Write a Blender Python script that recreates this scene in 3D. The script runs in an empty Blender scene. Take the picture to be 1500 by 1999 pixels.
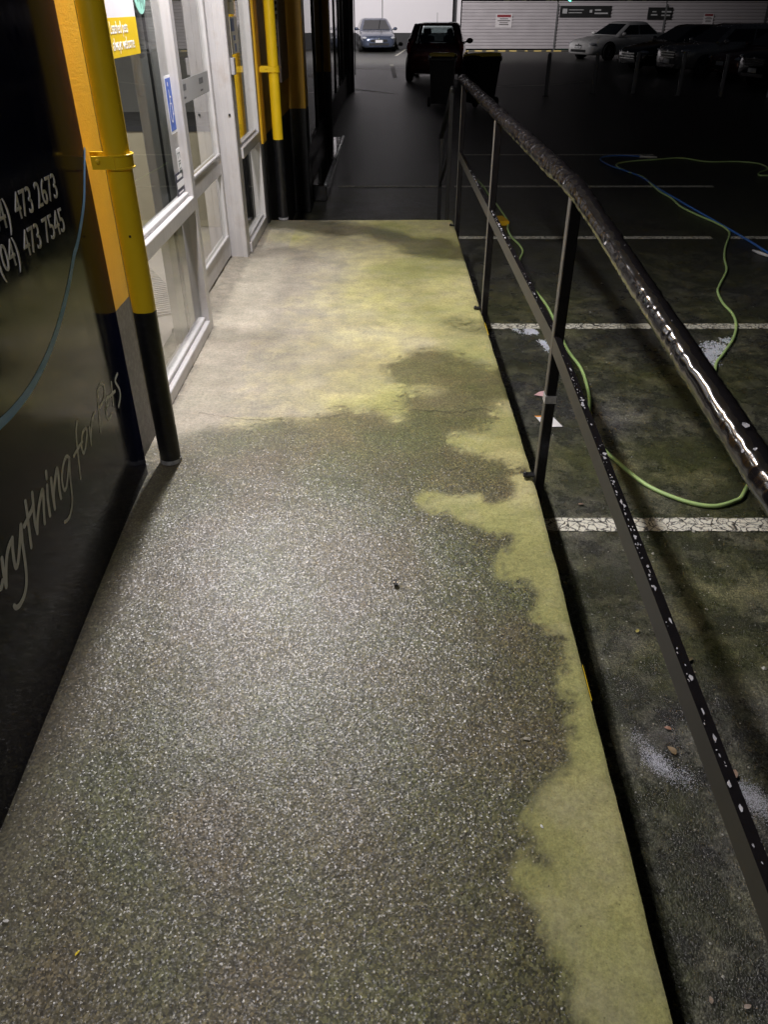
import bpy, bmesh, math, random
import numpy as np
from mathutils import Vector, Matrix, noise as mnoise

random.seed(7)
rng = np.random.default_rng(7)
scene = bpy.context.scene
COL = scene.collection
R = math.radians

# ------------------------------------------------------------------ camera
H = 1.60                      # camera height above the landing (landing top is z = 0)
GZ = -0.43                    # car park level
FPX, PITCH = 1490.0, R(33.64)
cam_d = bpy.data.cameras.new("camera")
cam_d.sensor_fit = 'HORIZONTAL'
cam_d.sensor_width = 36.0
cam_d.lens = 36.0 * FPX / 1500.0
cam_d.clip_start, cam_d.clip_end = 0.02, 600
cam = bpy.data.objects.new("camera", cam_d)
cam.location = (0, 0, H)
cam.rotation_euler = (math.pi / 2 - PITCH, 0, 0)
COL.objects.link(cam)
scene.camera = cam

# ------------------------------------------------------------------ world (night)
world = bpy.data.worlds.new("World")
scene.world = world
world.use_nodes = True
wn = world.node_tree
sky = wn.nodes.new('ShaderNodeTexSky')
sky.sky_type = 'NISHITA'
sky.sun_disc = False
sky.sun_elevation = R(-4)
sky.sun_rotation = R(200)
wn.links.new(sky.outputs[0], wn.nodes['Background'].inputs['Color'])
wn.nodes['Background'].inputs['Strength'].default_value = 0.26

# ------------------------------------------------------------------ exposure / render
vs = scene.view_settings
vs.view_transform = 'Standard'
vs.look = 'None'
vs.exposure = 0.0
vs.gamma = 1.0
scene.cycles.use_denoising = True
try:
    scene.cycles.denoiser = 'OPENIMAGEDENOISE'
except Exception:
    pass
scene.cycles.max_bounces = 8
scene.cycles.transparent_max_bounces = 16
scene.cycles.sample_clamp_indirect = 4.0
scene.cycles.caustics_reflective = False
scene.cycles.caustics_refractive = False

CANOPY_POWER = 150.0
CANOPY_POWER_BACK = 42.0
FLOOD_POWER = 16000.0
SHOP_POWER = 95.0

# ------------------------------------------------------------------ pixel -> point helpers
SP, CP = math.sin(PITCH), math.cos(PITCH)


def ray(px, py):
    u, v = (px - 750.0) / FPX, (999.5 - py) / FPX
    return Vector((u, CP + SP * v, -SP + CP * v))


def onz(px, py, z=GZ):
    d = ray(px, py)
    t = (z - H) / d.z
    return Vector((d.x * t, d.y * t, z))


def onx(px, py, x):
    d = ray(px, py)
    t = x / d.x
    return Vector((x, d.y * t, H + d.z * t))


RAMP_Y, RAMP_S = 2.55, 0.098


def slab_z(y):
    return -max(0.0, RAMP_Y - y) * RAMP_S


def onslab(px, py):
    p = onz(px, py, 0.0)
    if p.y < RAMP_Y:
        d = ray(px, py)
        # z = -(RAMP_Y - y)*S
        t = (-H - RAMP_Y * RAMP_S) / (d.z - RAMP_S * d.y)
        p = Vector((d.x * t, d.y * t, H + d.z * t))
    return p


# ------------------------------------------------------------------ tagging
def tag(o, label=None, cat=None, group=None, kind=None):
    if label: o["label"] = label
    if cat: o["category"] = cat
    if group: o["group"] = group
    if kind: o["kind"] = kind
    return o


def link(name, me, mat=None, parent=None, smooth=False):
    o = bpy.data.objects.new(name, me)
    COL.objects.link(o)
    if mat is not None and not me.materials:
        me.materials.append(mat)
    if parent is not None:
        o.parent = parent
    if smooth:
        me.polygons.foreach_set("use_smooth", [True] * len(me.polygons))
    return o


def empty(name, loc=(0, 0, 0), rz=0.0):
    o = bpy.data.objects.new(name, None)
    o.empty_display_size = 0.1
    o.location = loc
    o.rotation_euler = (0, 0, rz)
    COL.objects.link(o)
    return o


class MB:
    """collects shapes into one mesh"""
    def __init__(self):
        self.v, self.f = [], []

    def add(self, vs_, fs_):
        b = len(self.v)
        self.v += [tuple(p) for p in vs_]
        self.f += [tuple(i + b for i in f) for f in fs_]
        return self

    def box(self, x0, x1, y0, y1, z0, z1, ch=0.0):
        if ch <= 0:
            vs_ = [(x, y, z) for x in (x0, x1) for y in (y0, y1) for z in (z0, z1)]
            fs_ = [(0, 1, 3, 2), (4, 6, 7, 5), (0, 4, 5, 1), (2, 3, 7, 6), (0, 2, 6, 4), (1, 5, 7, 3)]
            return self.add(vs_, fs_)
        bm = bmesh.new()
        bmesh.ops.create_cube(bm, size=1.0)
        for v in bm.verts:
            v.co = Vector(((x0 + x1) / 2 + v.co.x * (x1 - x0), (y0 + y1) / 2 + v.co.y * (y1 - y0), (z0 + z1) / 2 + v.co.z * (z1 - z0)))
        bmesh.ops.bevel(bm, geom=list(bm.edges), offset=ch, segments=1, affect='EDGES')
        bm.verts.index_update()
        self.add([v.co[:] for v in bm.verts], [[v.index for v in f.verts] for f in bm.faces])
        bm.free()
        return self

    def tube(self, pts, r, n=10, caps=True, jitter=0.0):
        pts = [Vector(p) for p in pts]
        m = len(pts)
        rs = r if isinstance(r, (list, tuple)) else [r] * m
        ring = []
        t0 = (pts[1] - pts[0]).normalized()
        up = Vector((0, 0, 1)) if abs(t0.z) < 0.9 else Vector((1, 0, 0))
        nrm = (up - t0 * up.dot(t0)).normalized()
        for i, p in enumerate(pts):
            t = (pts[min(i + 1, m - 1)] - pts[max(i - 1, 0)]).normalized()
            nrm = (nrm - t * nrm.dot(t)).normalized()
            b = t.cross(nrm)
            row = []
            for k in range(n):
                a = 2 * math.pi * k / n
                q = p + (nrm * math.cos(a) + b * math.sin(a)) * (rs[i] * (1 + random.uniform(-jitter, jitter)))
                row.append(q)
            ring.append(row)
        vs_ = [q for row in ring for q in row]
        fs_ = [(i * n + k, i * n + (k + 1) % n, (i + 1) * n + (k + 1) % n, (i + 1) * n + k) for i in range(m - 1) for k in range(n)]
        if caps:
            fs_.append(tuple(range(n - 1, -1, -1)))
            fs_.append(tuple((m - 1) * n + k for k in range(n)))
        return self.add(vs_, fs_)

    def ribbon(self, pts, w, nrm, th=0.0012):
        """flat stroke of width w in the plane with normal nrm, proud by th"""
        nrm = Vector(nrm)
        pts = [Vector(p) for p in pts]
        m = len(pts)
        ws = w if isinstance(w, (list, tuple)) else [w] * m
        L, Rr = [], []
        for i, p in enumerate(pts):
            t = (pts[min(i + 1, m - 1)] - pts[max(i - 1, 0)]).normalized()
            s = nrm.cross(t).normalized() * ws[i] / 2
            L.append(p + s + nrm * th)
            Rr.append(p - s + nrm * th)
        vs_ = L + Rr
        fs_ = [(i, m + i, m + i + 1, i + 1) for i in range(m - 1)]
        # round caps
        for e, sgn in ((0, -1), (m - 1, 1)):
            t = (pts[min(e + 1, m - 1)] - pts[max(e - 1, 0)]).normalized() * sgn
            s = nrm.cross(t).normalized()
            b = len(vs_)
            r_ = ws[e] / 2
            for k in range(7):
                a = -math.pi / 2 + math.pi * k / 6
                vs_.append(pts[e] + (t * math.cos(a) + s * math.sin(a)) * r_ + nrm * th)
            fs_.append(tuple(b + k for k in range(7)))
        return self.add(vs_, fs_)

    def lathe(self, prof, n=24, axis='y', center=(0, 0, 0)):
        """prof: list of (radius, along)"""
        vs_, fs_ = [], []
        m = len(prof)
        for (r, a) in prof:
            for k in range(n):
                th = 2 * math.pi * k / n
                c, s = r * math.cos(th), r * math.sin(th)
                if axis == 'y': p = (c, a, s)
                elif axis == 'z': p = (c, s, a)
                else: p = (a, c, s)
                vs_.append(tuple(p[i] + center[i] for i in range(3)))
        for i in range(m - 1):
            for k in range(n):
                fs_.append((i * n + k, i * n + (k + 1) % n, (i + 1) * n + (k + 1) % n, (i + 1) * n + k))
        fs_.append(tuple(range(n)))
        fs_.append(tuple((m - 1) * n + k for k in range(n)))
        return self.add(vs_, fs_)

    def loft(self, rings, caps=True):
        n = len(rings[0])
        m = len(rings)
        vs_ = [p for r in rings for p in r]
        fs_ = [(i * n + k, i * n + (k + 1) % n, (i + 1) * n + (k + 1) % n, (i + 1) * n + k) for i in range(m - 1) for k in range(n)]
        if caps:
            fs_.append(tuple(range(n)))
            fs_.append(tuple((m - 1) * n + k for k in range(n)))
        return self.add(vs_, fs_)

    def blob(self, c, s, nu=12, nv=8):
        prof = []
        vs_, fs_ = [], []
        for i in range(nv + 1):
            ph = -math.pi / 2 + math.pi * i / nv
            for k in range(nu):
                th = 2 * math.pi * k / nu
                vs_.append((c[0] + s[0] * math.cos(ph) * math.cos(th), c[1] + s[1] * math.cos(ph) * math.sin(th), c[2] + s[2] * math.sin(ph)))
        for i in range(nv):
            for k in range(nu):
                fs_.append((i * nu + k, i * nu + (k + 1) % nu, (i + 1) * nu + (k + 1) % nu, (i + 1) * nu + k))
        return self.add(vs_, fs_)

    def build(self, name, mat, parent=None, smooth=False, autos=None):
        me = bpy.data.meshes.new(name)
        me.from_pydata(self.v, [], self.f)
        bm = bmesh.new()
        bm.from_mesh(me)
        bmesh.ops.recalc_face_normals(bm, faces=bm.faces)
        bm.to_mesh(me)
        bm.free()
        me.materials.append(mat)
        o = link(name, me, None, parent, smooth)
        if autos:
            for e_i in [0]:
                pass
            me.set_sharp_from_angle(angle=R(autos))
        return o


def smooth_path(pts, sub=8):
    pts = [Vector(p) for p in pts]
    out = []
    n = len(pts)
    for i in range(n - 1):
        p0, p1, p2, p3 = pts[max(i - 1, 0)], pts[i], pts[i + 1], pts[min(i + 2, n - 1)]
        for k in range(sub):
            t = k / sub
            out.append(0.5 * ((2 * p1) + (-p0 + p2) * t + (2 * p0 - 5 * p1 + 4 * p2 - p3) * t * t + (-p0 + 3 * p1 - 3 * p2 + p3) * t ** 3))
    out.append(pts[-1])
    return out


# ------------------------------------------------------------------ materials
class NT:
    def __init__(self, name):
        self.m = bpy.data.materials.new(name)
        self.m.use_nodes = True
        self.nt = self.m.node_tree
        self.b = self.nt.nodes['Principled BSDF']
        self.out = self.nt.nodes['Material Output']

    def n(self, t, **kw):
        nd = self.nt.nodes.new(t)
        for k, v in kw.items():
            setattr(nd, k, v)
        return nd

    def l(self, a, b):
        self.nt.links.new(a, b)

    def pos(self):
        return self.n('ShaderNodeNewGeometry').outputs['Position']

    def obj(self):
        return self.n('ShaderNodeTexCoord').outputs['Object']

    def noise(self, vec, scale, detail=4, rough=0.55, dist=0.0, dims='3D'):
        nd = self.n('ShaderNodeTexNoise')
        nd.inputs['Scale'].default_value = scale
        nd.inputs['Detail'].default_value = detail
        nd.inputs['Roughness'].default_value = rough
        nd.inputs['Distortion'].default_value = dist
        if vec is not None: self.l(vec, nd.inputs['Vector'])
        return nd.outputs['Fac']

    def voro(self, vec, scale, feat='F1', out='Distance'):
        nd = self.n('ShaderNodeTexVoronoi', feature=feat)
        nd.inputs['Scale'].default_value = scale
        if vec is not None: self.l(vec, nd.inputs['Vector'])
        return nd.outputs[out]

    def ramp(self, fac, stops, interp='LINEAR'):
        nd = self.n('ShaderNodeValToRGB')
        cr = nd.color_ramp
        cr.interpolation = interp
        while len(cr.elements) < len(stops):
            cr.elements.new(0.5)
        for e, (p, c) in zip(cr.elements, stops):
            e.position = p
            e.color = (c, c, c, 1) if isinstance(c, (int, float)) else (*c, 1)
        self.l(fac, nd.inputs[0])
        return nd.outputs['Color']

    def mix(self, fac, a, b, mode='MIX'):
        nd = self.n('ShaderNodeMix', data_type='RGBA', blend_type=mode)
        for sock, val in ((nd.inputs[0], fac), (nd.inputs[6], a), (nd.inputs[7], b)):
            if hasattr(val, 'is_linked'): self.l(val, sock)
            elif isinstance(val, (int, float)): sock.default_value = val if sock.type == 'VALUE' else (val, val, val, 1)
            else: sock.default_value = (*val, 1)
        return nd.outputs[2]

    def math(self, op, a, b=0.0, clamp=False):
        nd = self.n('ShaderNodeMath', operation=op)
        nd.use_clamp = clamp
        for i, val in enumerate((a, b)):
            if hasattr(val, 'is_linked'): self.l(val, nd.inputs[i])
            else: nd.inputs[i].default_value = val
        return nd.outputs[0]

    def mapping(self, vec, scale=(1, 1, 1), rot=(0, 0, 0)):
        nd = self.n('ShaderNodeMapping')
        nd.inputs['Scale'].default_value = scale
        nd.inputs['Rotation'].default_value = rot
        self.l(vec, nd.inputs['Vector'])
        return nd.outputs[0]

    def bump(self, h, strength=0.3, dist=0.01):
        nd = self.n('ShaderNodeBump')
        nd.inputs['Strength'].default_value = strength
        nd.inputs['Distance'].default_value = dist
        self.l(h, nd.inputs['Height'])
        self.l(nd.outputs[0], self.b.inputs['Normal'])
        return nd

    def set(self, **kw):
        mp = dict(col='Base Color', rough='Roughness', metal='Metallic', spec='Specular IOR Level', coat='Coat Weight', coatr='Coat Roughness', ior='IOR', emit='Emission Color', emits='Emission Strength', trans='Transmission Weight', alpha='Alpha')
        for k, v in kw.items():
            s = self.b.inputs[mp[k]]
            if hasattr(v, 'is_linked'): self.l(v, s)
            elif isinstance(v, (tuple, list)): s.default_value = (*v, 1)
            else: s.default_value = v
        return self


MATS = {}


def simple(name, col, rough=0.5, metal=0.0, var=0.12, nscale=12.0, coat=0.0, bump=0.0, bscale=60.0, spec=0.5):
    if name in MATS: return MATS[name]
    t = NT(name)
    p = t.obj()
    nz = t.noise(p, nscale, 5)
    c = t.mix(nz, tuple(x * (1 - var) for x in col), tuple(min(1, x * (1 + var)) for x in col))
    rr = t.ramp(nz, [(0.3, max(0.02, rough - 0.08)), (0.7, min(1, rough + 0.08))])
    t.set(col=c, rough=rr, metal=metal, coat=coat, spec=spec)
    if bump > 0:
        t.bump(t.noise(p, bscale, 4), bump, 0.004)
    MATS[name] = t.m
    return t.m


def emitter(name, col, strength):
    t = NT(name)
    t.set(col=(0.8, 0.8, 0.8), emit=col, emits=strength)
    return t.m


def mat_slab():
    t = NT("walkway_concrete")
    p = t.pos()
    at = t.n('ShaderNodeAttribute', attribute_name='wet').outputs['Fac']
    am = t.n('ShaderNodeAttribute', attribute_name='moss').outputs['Fac']
    ad = t.n('ShaderNodeAttribute', attribute_name='darken').outputs['Fac']
    big = t.noise(p, 2.2, 6, 0.6)
    med = t.noise(p, 11, 6, 0.65)
    fine = t.noise(p, 170, 4, 0.7)
    grit = t.voro(p, 135)
    conc = t.mix(med, (0.245, 0.225, 0.185), (0.43, 0.392, 0.330))
    mossc = t.mix(med, (0.30, 0.28, 0.105), (0.56, 0.52, 0.265))
    mossg = t.ramp(t.math('ADD', am, t.math('MULTIPLY', t.math('SUBTRACT', med, 0.5), 0.9)), [(0.15, 0.0), (0.95, 1.0)])
    base = t.mix(mossg, conc, mossc)
    green = t.ramp(t.math('ADD', t.math('MULTIPLY', am, 0.5), t.math('MULTIPLY', t.noise(p, 1.4, 5, 0.6), 0.9)), [(0.82, 0.0), (1.2, 0.6)])
    base = t.mix(green, base, (0.23, 0.25, 0.08))
    gtone = t.ramp(big, [(0.35, 0.80), (0.65, 1.08)])
    base = t.mix(1.0, base, gtone, 'MULTIPLY')
    sp = t.ramp(fine, [(0.28, 0.66), (0.48, 0.98), (0.70, 1.22)])
    base = t.mix(1.0, base, sp, 'MULTIPLY')
    tone = t.mix(t.ramp(t.noise(p, 5.5, 6, 0.68), [(0.36, 0.0), (0.64, 1.0)]), (0.92, 0.93, 0.89), (1.08, 1.05, 1.01))
    base = t.mix(1.0, base, tone, 'MULTIPLY')
    base = t.mix(t.ramp(t.noise(p, 3.4, 7, 0.7), [(0.48, 0.0), (0.70, 0.40)]), base, (0.36, 0.33, 0.25))
    base = t.mix(1.0, base, t.ramp(t.noise(p, 62, 5, 0.72), [(0.30, 0.74), (0.50, 1.0), (0.70, 1.20)]), 'MULTIPLY')
    speck = t.ramp(t.voro(p, 38, out='Distance'), [(0.05, 0.55), (0.10, 1.0)])
    base = t.mix(1.0, base, speck, 'MULTIPLY')
    base = t.mix(t.math('MULTIPLY', ad, 0.75), base, (0.06, 0.055, 0.05))
    # wet concrete: darker; aggregate shows, palest grains painting in the sparkle
    ag = t.ramp(t.voro(p, 165, out='Color'), [(0.0, 0.16), (0.50, 0.75), (0.82, 1.55), (1.0, 2.5)])
    wcol = t.mix(1.0, t.mix(0.58, base, (0.28, 0.268, 0.165)), (0.29, 0.283, 0.225), 'MULTIPLY')
    wcol = t.mix(1.0, wcol, ag, 'MULTIPLY')
    hue = t.mix(t.ramp(t.noise(p, 2.6, 5, 0.6), [(0.38, 0.0), (0.62, 1.0)]), (1.10, 0.98, 1.02), (0.88, 1.0, 0.80))
    wcol = t.mix(1.0, wcol, hue, 'MULTIPLY')
    col = t.mix(at, base, wcol)
    rwet = t.ramp(big, [(0.3, 0.42), (0.7, 0.55)])
    rough = t.mix(at, 0.85, rwet)
    t.set(col=col, rough=rough, ior=1.40)
    h = t.math('ADD', t.math('MULTIPLY', t.noise(p, 130, 1, 0.5), 1.0), t.math('MULTIPLY', grit, 0.5))
    h = t.math('ADD', h, t.math('MULTIPLY', t.noise(p, 30, 3), 1.2))
    bn = t.bump(h, 0.5, 0.0034)
    t.l(t.math('ADD', t.math('MULTIPLY', at, 0.25), 0.22), bn.inputs['Strength'])
    # film of water over the aggregate
    t.set(coat=t.ramp(at, [(0.25, 0.0), (0.95, 0.78)]), coatr=0.33)
    t.b.inputs['Coat IOR'].default_value = 1.45
    # each grain of aggregate tilts its bit of the water film a little differently
    vc = t.voro(p, 260, out='Color')
    def vm(op, *args):
        nd = t.n('ShaderNodeVectorMath', operation=op)
        for i_, v_ in enumerate(args):
            if hasattr(v_, 'is_linked'): t.l(v_, nd.inputs[i_])
            else: nd.inputs[i_].default_value = v_
        return nd.outputs[0]
    d_ = vm('SUBTRACT', vc, (0.5, 0.5, 0.5))
    k_ = vm('MULTIPLY_ADD', vm('ABSOLUTE', d_), (0.75, 0.75, 0.0), (0.20, 0.20, 0.0))
    tilt = vm('MULTIPLY', d_, k_)
    nb0 = t.n('ShaderNodeBump')
    nb0.inputs['Strength'].default_value = 1.0
    nb0.inputs['Distance'].default_value = 0.0022
    t.l(t.noise(p, 14, 1), nb0.inputs['Height'])
    nb = t.n('ShaderNodeVectorMath', operation='NORMALIZE')
    t.l(vm('ADD', nb0.outputs[0], tilt), nb.inputs[0])
    t.l(nb.outputs[0], t.b.inputs['Coat Normal'])
    return t.m


def mat_asphalt():
    t = NT("wet_asphalt")
    p = t.pos()
    sx = t.n('ShaderNodeSeparateXYZ')
    t.l(p, sx.inputs[0])
    # the strip beside the shop is patchy and paler, the rest is evenly dark
    near = t.ramp(t.math('MULTIPLY', t.math('ADD', sx.outputs['Y'], t.math('MULTIPLY', sx.outputs['X'], 0.6)), 0.05), [(0.18, 1.0), (0.62, 0.0)])
    big = t.noise(p, 0.9, 5, 0.6)
    med = t.noise(p, 3.1, 9, 0.72)
    blot = t.noise(p, 8.0, 8, 0.72)
    fine = t.noise(p, 120, 3, 0.65)
    moss = t.ramp(t.math('ADD', t.math('MULTIPLY', big, 0.6), t.math('MULTIPLY', blot, 0.4)), [(0.40, 0.0), (0.60, 1.0)])
    c = t.mix(t.math('MULTIPLY', moss, t.math('ADD', t.math('MULTIPLY', near, 0.8), 0.2)), (0.036, 0.036, 0.034), (0.052, 0.058, 0.019))
    pale = t.ramp(t.math('ADD', t.math('MULTIPLY', med, 0.6), t.math('MULTIPLY', blot, 0.4)), [(0.485, 0.0), (0.62, 1.0)])
    pale = t.math('MULTIPLY', pale, t.math('MULTIPLY', near, 0.72))
    c = t.mix(pale, c, t.mix(moss, (0.19, 0.185, 0.17), (0.215, 0.205, 0.11)))
    c = t.mix(1.0, c, t.ramp(fine, [(0.28, 0.35), (0.52, 1.0), (0.70, 2.3)]), 'MULTIPLY')
    t.set(col=c, ior=1.36)
    t.set(rough=t.mix(pale, t.mix(near, 0.37, t.ramp(blot, [(0.40, 0.18), (0.60, 0.38)])), 0.7))
    h = t.math('ADD', t.noise(p, 150, 2), t.math('MULTIPLY', t.voro(p, 190), 0.8))
    t.bump(h, 0.8, 0.005)
    return t.m


def mat_line():
    t = NT("worn_line_paint")
    p = t.pos()
    ds = t.n('ShaderNodeTexNoise')
    ds.inputs['Scale'].default_value = 9
    ds.inputs['Detail'].default_value = 4
    t.l(p, ds.inputs['Vector'])
    pv = t.n('ShaderNodeVectorMath', operation='MULTIPLY_ADD')
    t.l(ds.outputs['Color'], pv.inputs[0])
    pv.inputs[1].default_value = (0.12, 0.12, 0.0)
    t.l(p, pv.inputs[2])
    edge = t.voro(t.mapping(pv.outputs[0], (1, 1.15, 1)), 24, 'DISTANCE_TO_EDGE')
    wob = t.noise(p, 26, 5, 0.7)
    cr = t.ramp(t.math('ADD', edge, t.math('MULTIPLY', t.math('SUBTRACT', wob, 0.5), 0.22)), [(0.03, 1.0), (0.085, 0.0)])
    worn = t.ramp(t.noise(p, 55, 4, 0.7), [(0.53, 0.0), (0.62, 1.0)])
    k = t.math('MAXIMUM', cr, t.math('MULTIPLY', worn, 0.8))
    c = t.mix(k, t.mix(t.noise(p, 9, 4), (0.74, 0.71, 0.56), (0.86, 0.84, 0.74)), (0.05, 0.048, 0.042))
    t.set(col=c, rough=0.55)
    t.bump(t.math('SUBTRACT', 1.0, k), 0.5, 0.003)
    return t.m


def paint_bands(name, upper, lower, z0, rough=0.35, bump=0.15, bscale=70, chips=0.0):
    """yellow above, black below a painted line at height z0"""
    t = NT(name)
    p = t.pos()
    sx = t.n('ShaderNodeSeparateXYZ')
    t.l(p, sx.inputs[0])
    z = t.math('ADD', sx.outputs['Z'], t.math('MULTIPLY', t.math('SUBTRACT', t.noise(p, 25, 3), 0.5), 0.006))
    k = t.math('GREATER_THAN', z, z0)
    nz = t.noise(p, 9, 6, 0.6)
    up = t.mix(nz, tuple(c * 0.84 for c in upper), tuple(min(1, c * 1.08) for c in upper))
    lo = t.mix(t.ramp(t.noise(p, 40, 5, 0.7), [(0.45, 0.0), (0.8, 1.0)]), lower, tuple(c * 2.2 + 0.012 for c in lower))
    c = t.mix(k, lo, up)
    if chips > 0:
        ch = t.ramp(t.noise(p, 33, 5, 0.7), [(1 - chips - 0.04, 0.0), (1 - chips, 1.0)])
        c = t.mix(ch, c, (0.16, 0.09, 0.05))
    t.set(col=c, rough=rough, spec=0.5)
    t.bump(t.noise(p, bscale, 5, 0.6), bump, 0.004)
    return t.m


def mat_glass(name, tint=(0.93, 0.95, 0.94), extra=0.0):
    t = NT(name)
    fr = t.n('ShaderNodeFresnel')
    fr.inputs['IOR'].default_value = 1.52
    tr = t.n('ShaderNodeBsdfTransparent')
    tr.inputs[0].default_value = (*tint, 1)
    gl = t.n('ShaderNodeBsdfGlossy')
    gl.inputs['Roughness'].default_value = 0.015
    gl.inputs['Color'].default_value = (0.95, 0.95, 0.95, 1)
    mx = t.n('ShaderNodeMixShader')
    bf = t.n('ShaderNodeNewGeometry').outputs['Backfacing']
    fac = t.math('MULTIPLY', t.math('ADD', t.math('MULTIPLY', fr.outputs[0], 1.6), extra), t.math('SUBTRACT', 1.0, bf), True)
    t.l(fac, mx.inputs[0])
    t.l(tr.outputs[0], mx.inputs[1])
    t.l(gl.outputs[0], mx.inputs[2])
    t.l(mx.outputs[0], t.out.inputs['Surface'])
    return t.m


def mat_sign():
    t = NT("glossy_sign_vinyl")
    p = t.pos()
    nz = t.noise(p, 4, 5)
    sm = t.noise(t.mapping(p, (1, 1, 0.25)), 14, 6, 0.65)
    t.set(col=t.mix(nz, (0.004, 0.0055, 0.022), (0.006, 0.0078, 0.030)), ior=1.29)
    t.set(rough=t.ramp(sm, [(0.35, 0.05), (0.75, 0.20)]))
    t.bump(t.noise(p, 3.0, 3), 0.02, 0.01)
    return t.m


def mat_alu():
    t = NT("weathered_aluminium")
    p = t.pos()
    st = t.noise(t.mapping(p, (60, 60, 2.0)), 1.0, 6, 0.6)
    bl = t.noise(p, 7, 6, 0.6)
    c = t.mix(st, (0.47, 0.455, 0.45), (0.66, 0.645, 0.64))
    c = t.mix(t.ramp(bl, [(0.55, 0.0), (0.8, 0.6)]), c, (0.40, 0.34, 0.29))
    t.set(col=c, rough=t.ramp(bl, [(0.3, 0.36), (0.7, 0.55)]), metal=0.35)
    t.bump(st, 0.12, 0.002)
    return t.m


def mat_rail(name, crinkle=1.0, flake=0.66, lit_side=0.0, fold=False):
    """thick black gloss paint, wet, lifted and flaking; vertical inner faces coloured paler, as lit from the shop side"""
    t = NT(name)
    p = t.pos()
    fl = t.noise(p, 46, 5, 0.65)
    area = t.noise(p, 3.1, 3)
    k = t.ramp(t.math('ADD', fl, t.math('MULTIPLY', t.math('SUBTRACT', area, 0.5), 0.35)), [(flake, 0.0), (flake + 0.03, 1.0)])
    c = t.mix(k, t.mix(fl, (0.005, 0.005, 0.006), (0.014, 0.012, 0.012)), (0.30, 0.29, 0.30))
    g = t.n('ShaderNodeNewGeometry')
    sx = t.n('ShaderNodeSeparateXYZ')
    t.l(g.outputs['True Normal'], sx.inputs[0])
    rough = t.mix(k, t.ramp(fl, [(0.3, 0.06), (0.7, 0.18)]), 0.6)
    if lit_side > 0:
        side = t.math('LESS_THAN', sx.outputs['X'], -0.6)  # faces turned to the shop carry their lamplight as paler colour
        dn = t.noise(p, 30, 5, 0.6)
        c = t.mix(side, c, t.mix(dn, (lit_side * 0.75, lit_side * 0.70, lit_side * 0.6), (lit_side * 1.2, lit_side * 1.12, lit_side)))
        rough = t.mix(side, rough, 0.55)
    t.set(col=c, rough=rough, spec=0.5)
    h = t.math('MULTIPLY', t.noise(p, 110, 3), 0.05)
    if fold:
        # paint skin wrinkled across the level part of the rail
        sy = t.n('ShaderNodeSeparateXYZ')
        t.l(p, sy.inputs[0])
        amt = t.ramp(t.math('MULTIPLY', sy.outputs['Y'], 0.1), [(0.26, 0.05), (0.31, 1.0)])
        wr = t.noise(t.mapping(p, (0.8, 2.2, 0.8)), 19, 3, 0.55, 1.2)
        h = t.math('ADD', h, t.math('MULTIPLY', wr, amt))
    t.bump(h, crinkle, 0.02)
    return t.m


def mat_carpaint(name, col, rough=0.25, metal=0.4):
    return simple(name, col, rough, metal, 0.06, 4.0, coat=0.8)


def mat_foam():
    t = NT("soap_foam_white")
    t.set(col=t.mix(t.noise(t.pos(), 60, 4), (0.62, 0.60, 0.66), (0.85, 0.83, 0.88)), rough=0.6)
    t.b.inputs['Subsurface Weight'].default_value = 0.2
    return t.m


YEL = (0.84, 0.57, 0.015)
M_SLAB = mat_slab()
M_ASPH = mat_asphalt()
M_LINE = mat_line()
M_PIPE = paint_bands("gloss_yellow_and_black_paint", YEL, (0.006, 0.006, 0.007), 0.645, 0.33, 0.06, 40)
M_PILLAR = paint_bands("plaster_yellow_and_black_paint", (0.82, 0.46, 0.02), (0.010, 0.010, 0.010), 0.630, 0.55, 0.45, 120, 0.10)
M_PILLARG = paint_bands("plaster_yellow_and_scuffed_paint", (0.82, 0.46, 0.02), (0.085, 0.078, 0.07), 0.630, 0.55, 0.45, 120, 0.05)
M_WALLP = paint_bands("wall_yellow_and_black_paint", (0.60, 0.33, 0.02), (0.008, 0.008, 0.008), 0.650, 0.45, 0.25, 60)
M_SIGN = mat_sign()
M_ALU = mat_alu()
M_GLASS = mat_glass("window_glass")
M_DARKGLASS = None
M_RAIL = mat_rail("flaking_black_handrail_paint", 0.12, 0.77, 0.0, True)
M_MID = mat_rail("flaking_black_midrail_paint", 0.10, 0.70, 0.042)
M_FRAMEPOST = mat_rail("black_post_paint", 0.06, 0.80, 0.09)
M_POST = simple("satin_black_steel", (0.010, 0.010, 0.011), 0.38, 0.0, 0.3, 30, bump=0.15)
M_WHITE = simple("white_vinyl", (0.86, 0.86, 0.87), 0.5, 0, 0.03)
M_BLUEV = simple("blue_vinyl", (0.20, 0.45, 0.80), 0.5, 0, 0.05)
M_FOAM = mat_foam()
M_BLACKR = simple("black_rubber", (0.012, 0.012, 0.012), 0.6)

# ================================================================== GROUND AND WALKWAY
def build_ground():
    m = MB()
    S = 160
    m.add([(-S, -30, GZ), (S, -30, GZ), (S, 260, GZ), (-S, 260, GZ)], [(0, 1, 2, 3)])
    o = m.build("car_park", M_ASPH)
    tag(o, kind="structure")


build_ground()


def inpoly(px, py, poly):
    inside = np.zeros(px.shape, bool)
    n = len(poly)
    j = n - 1
    for i in range(n):
        xi, yi = poly[i]
        xj, yj = poly[j]
        c = ((yi > py) != (yj > py)) & (px < (xj - xi) * (py - yi) / (yj - yi + 1e-12) + xi)
        inside ^= c
        j = i
    return inside


def w2(pts):
    return [(onslab(*p).x, onslab(*p).y) for p in pts]


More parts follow.
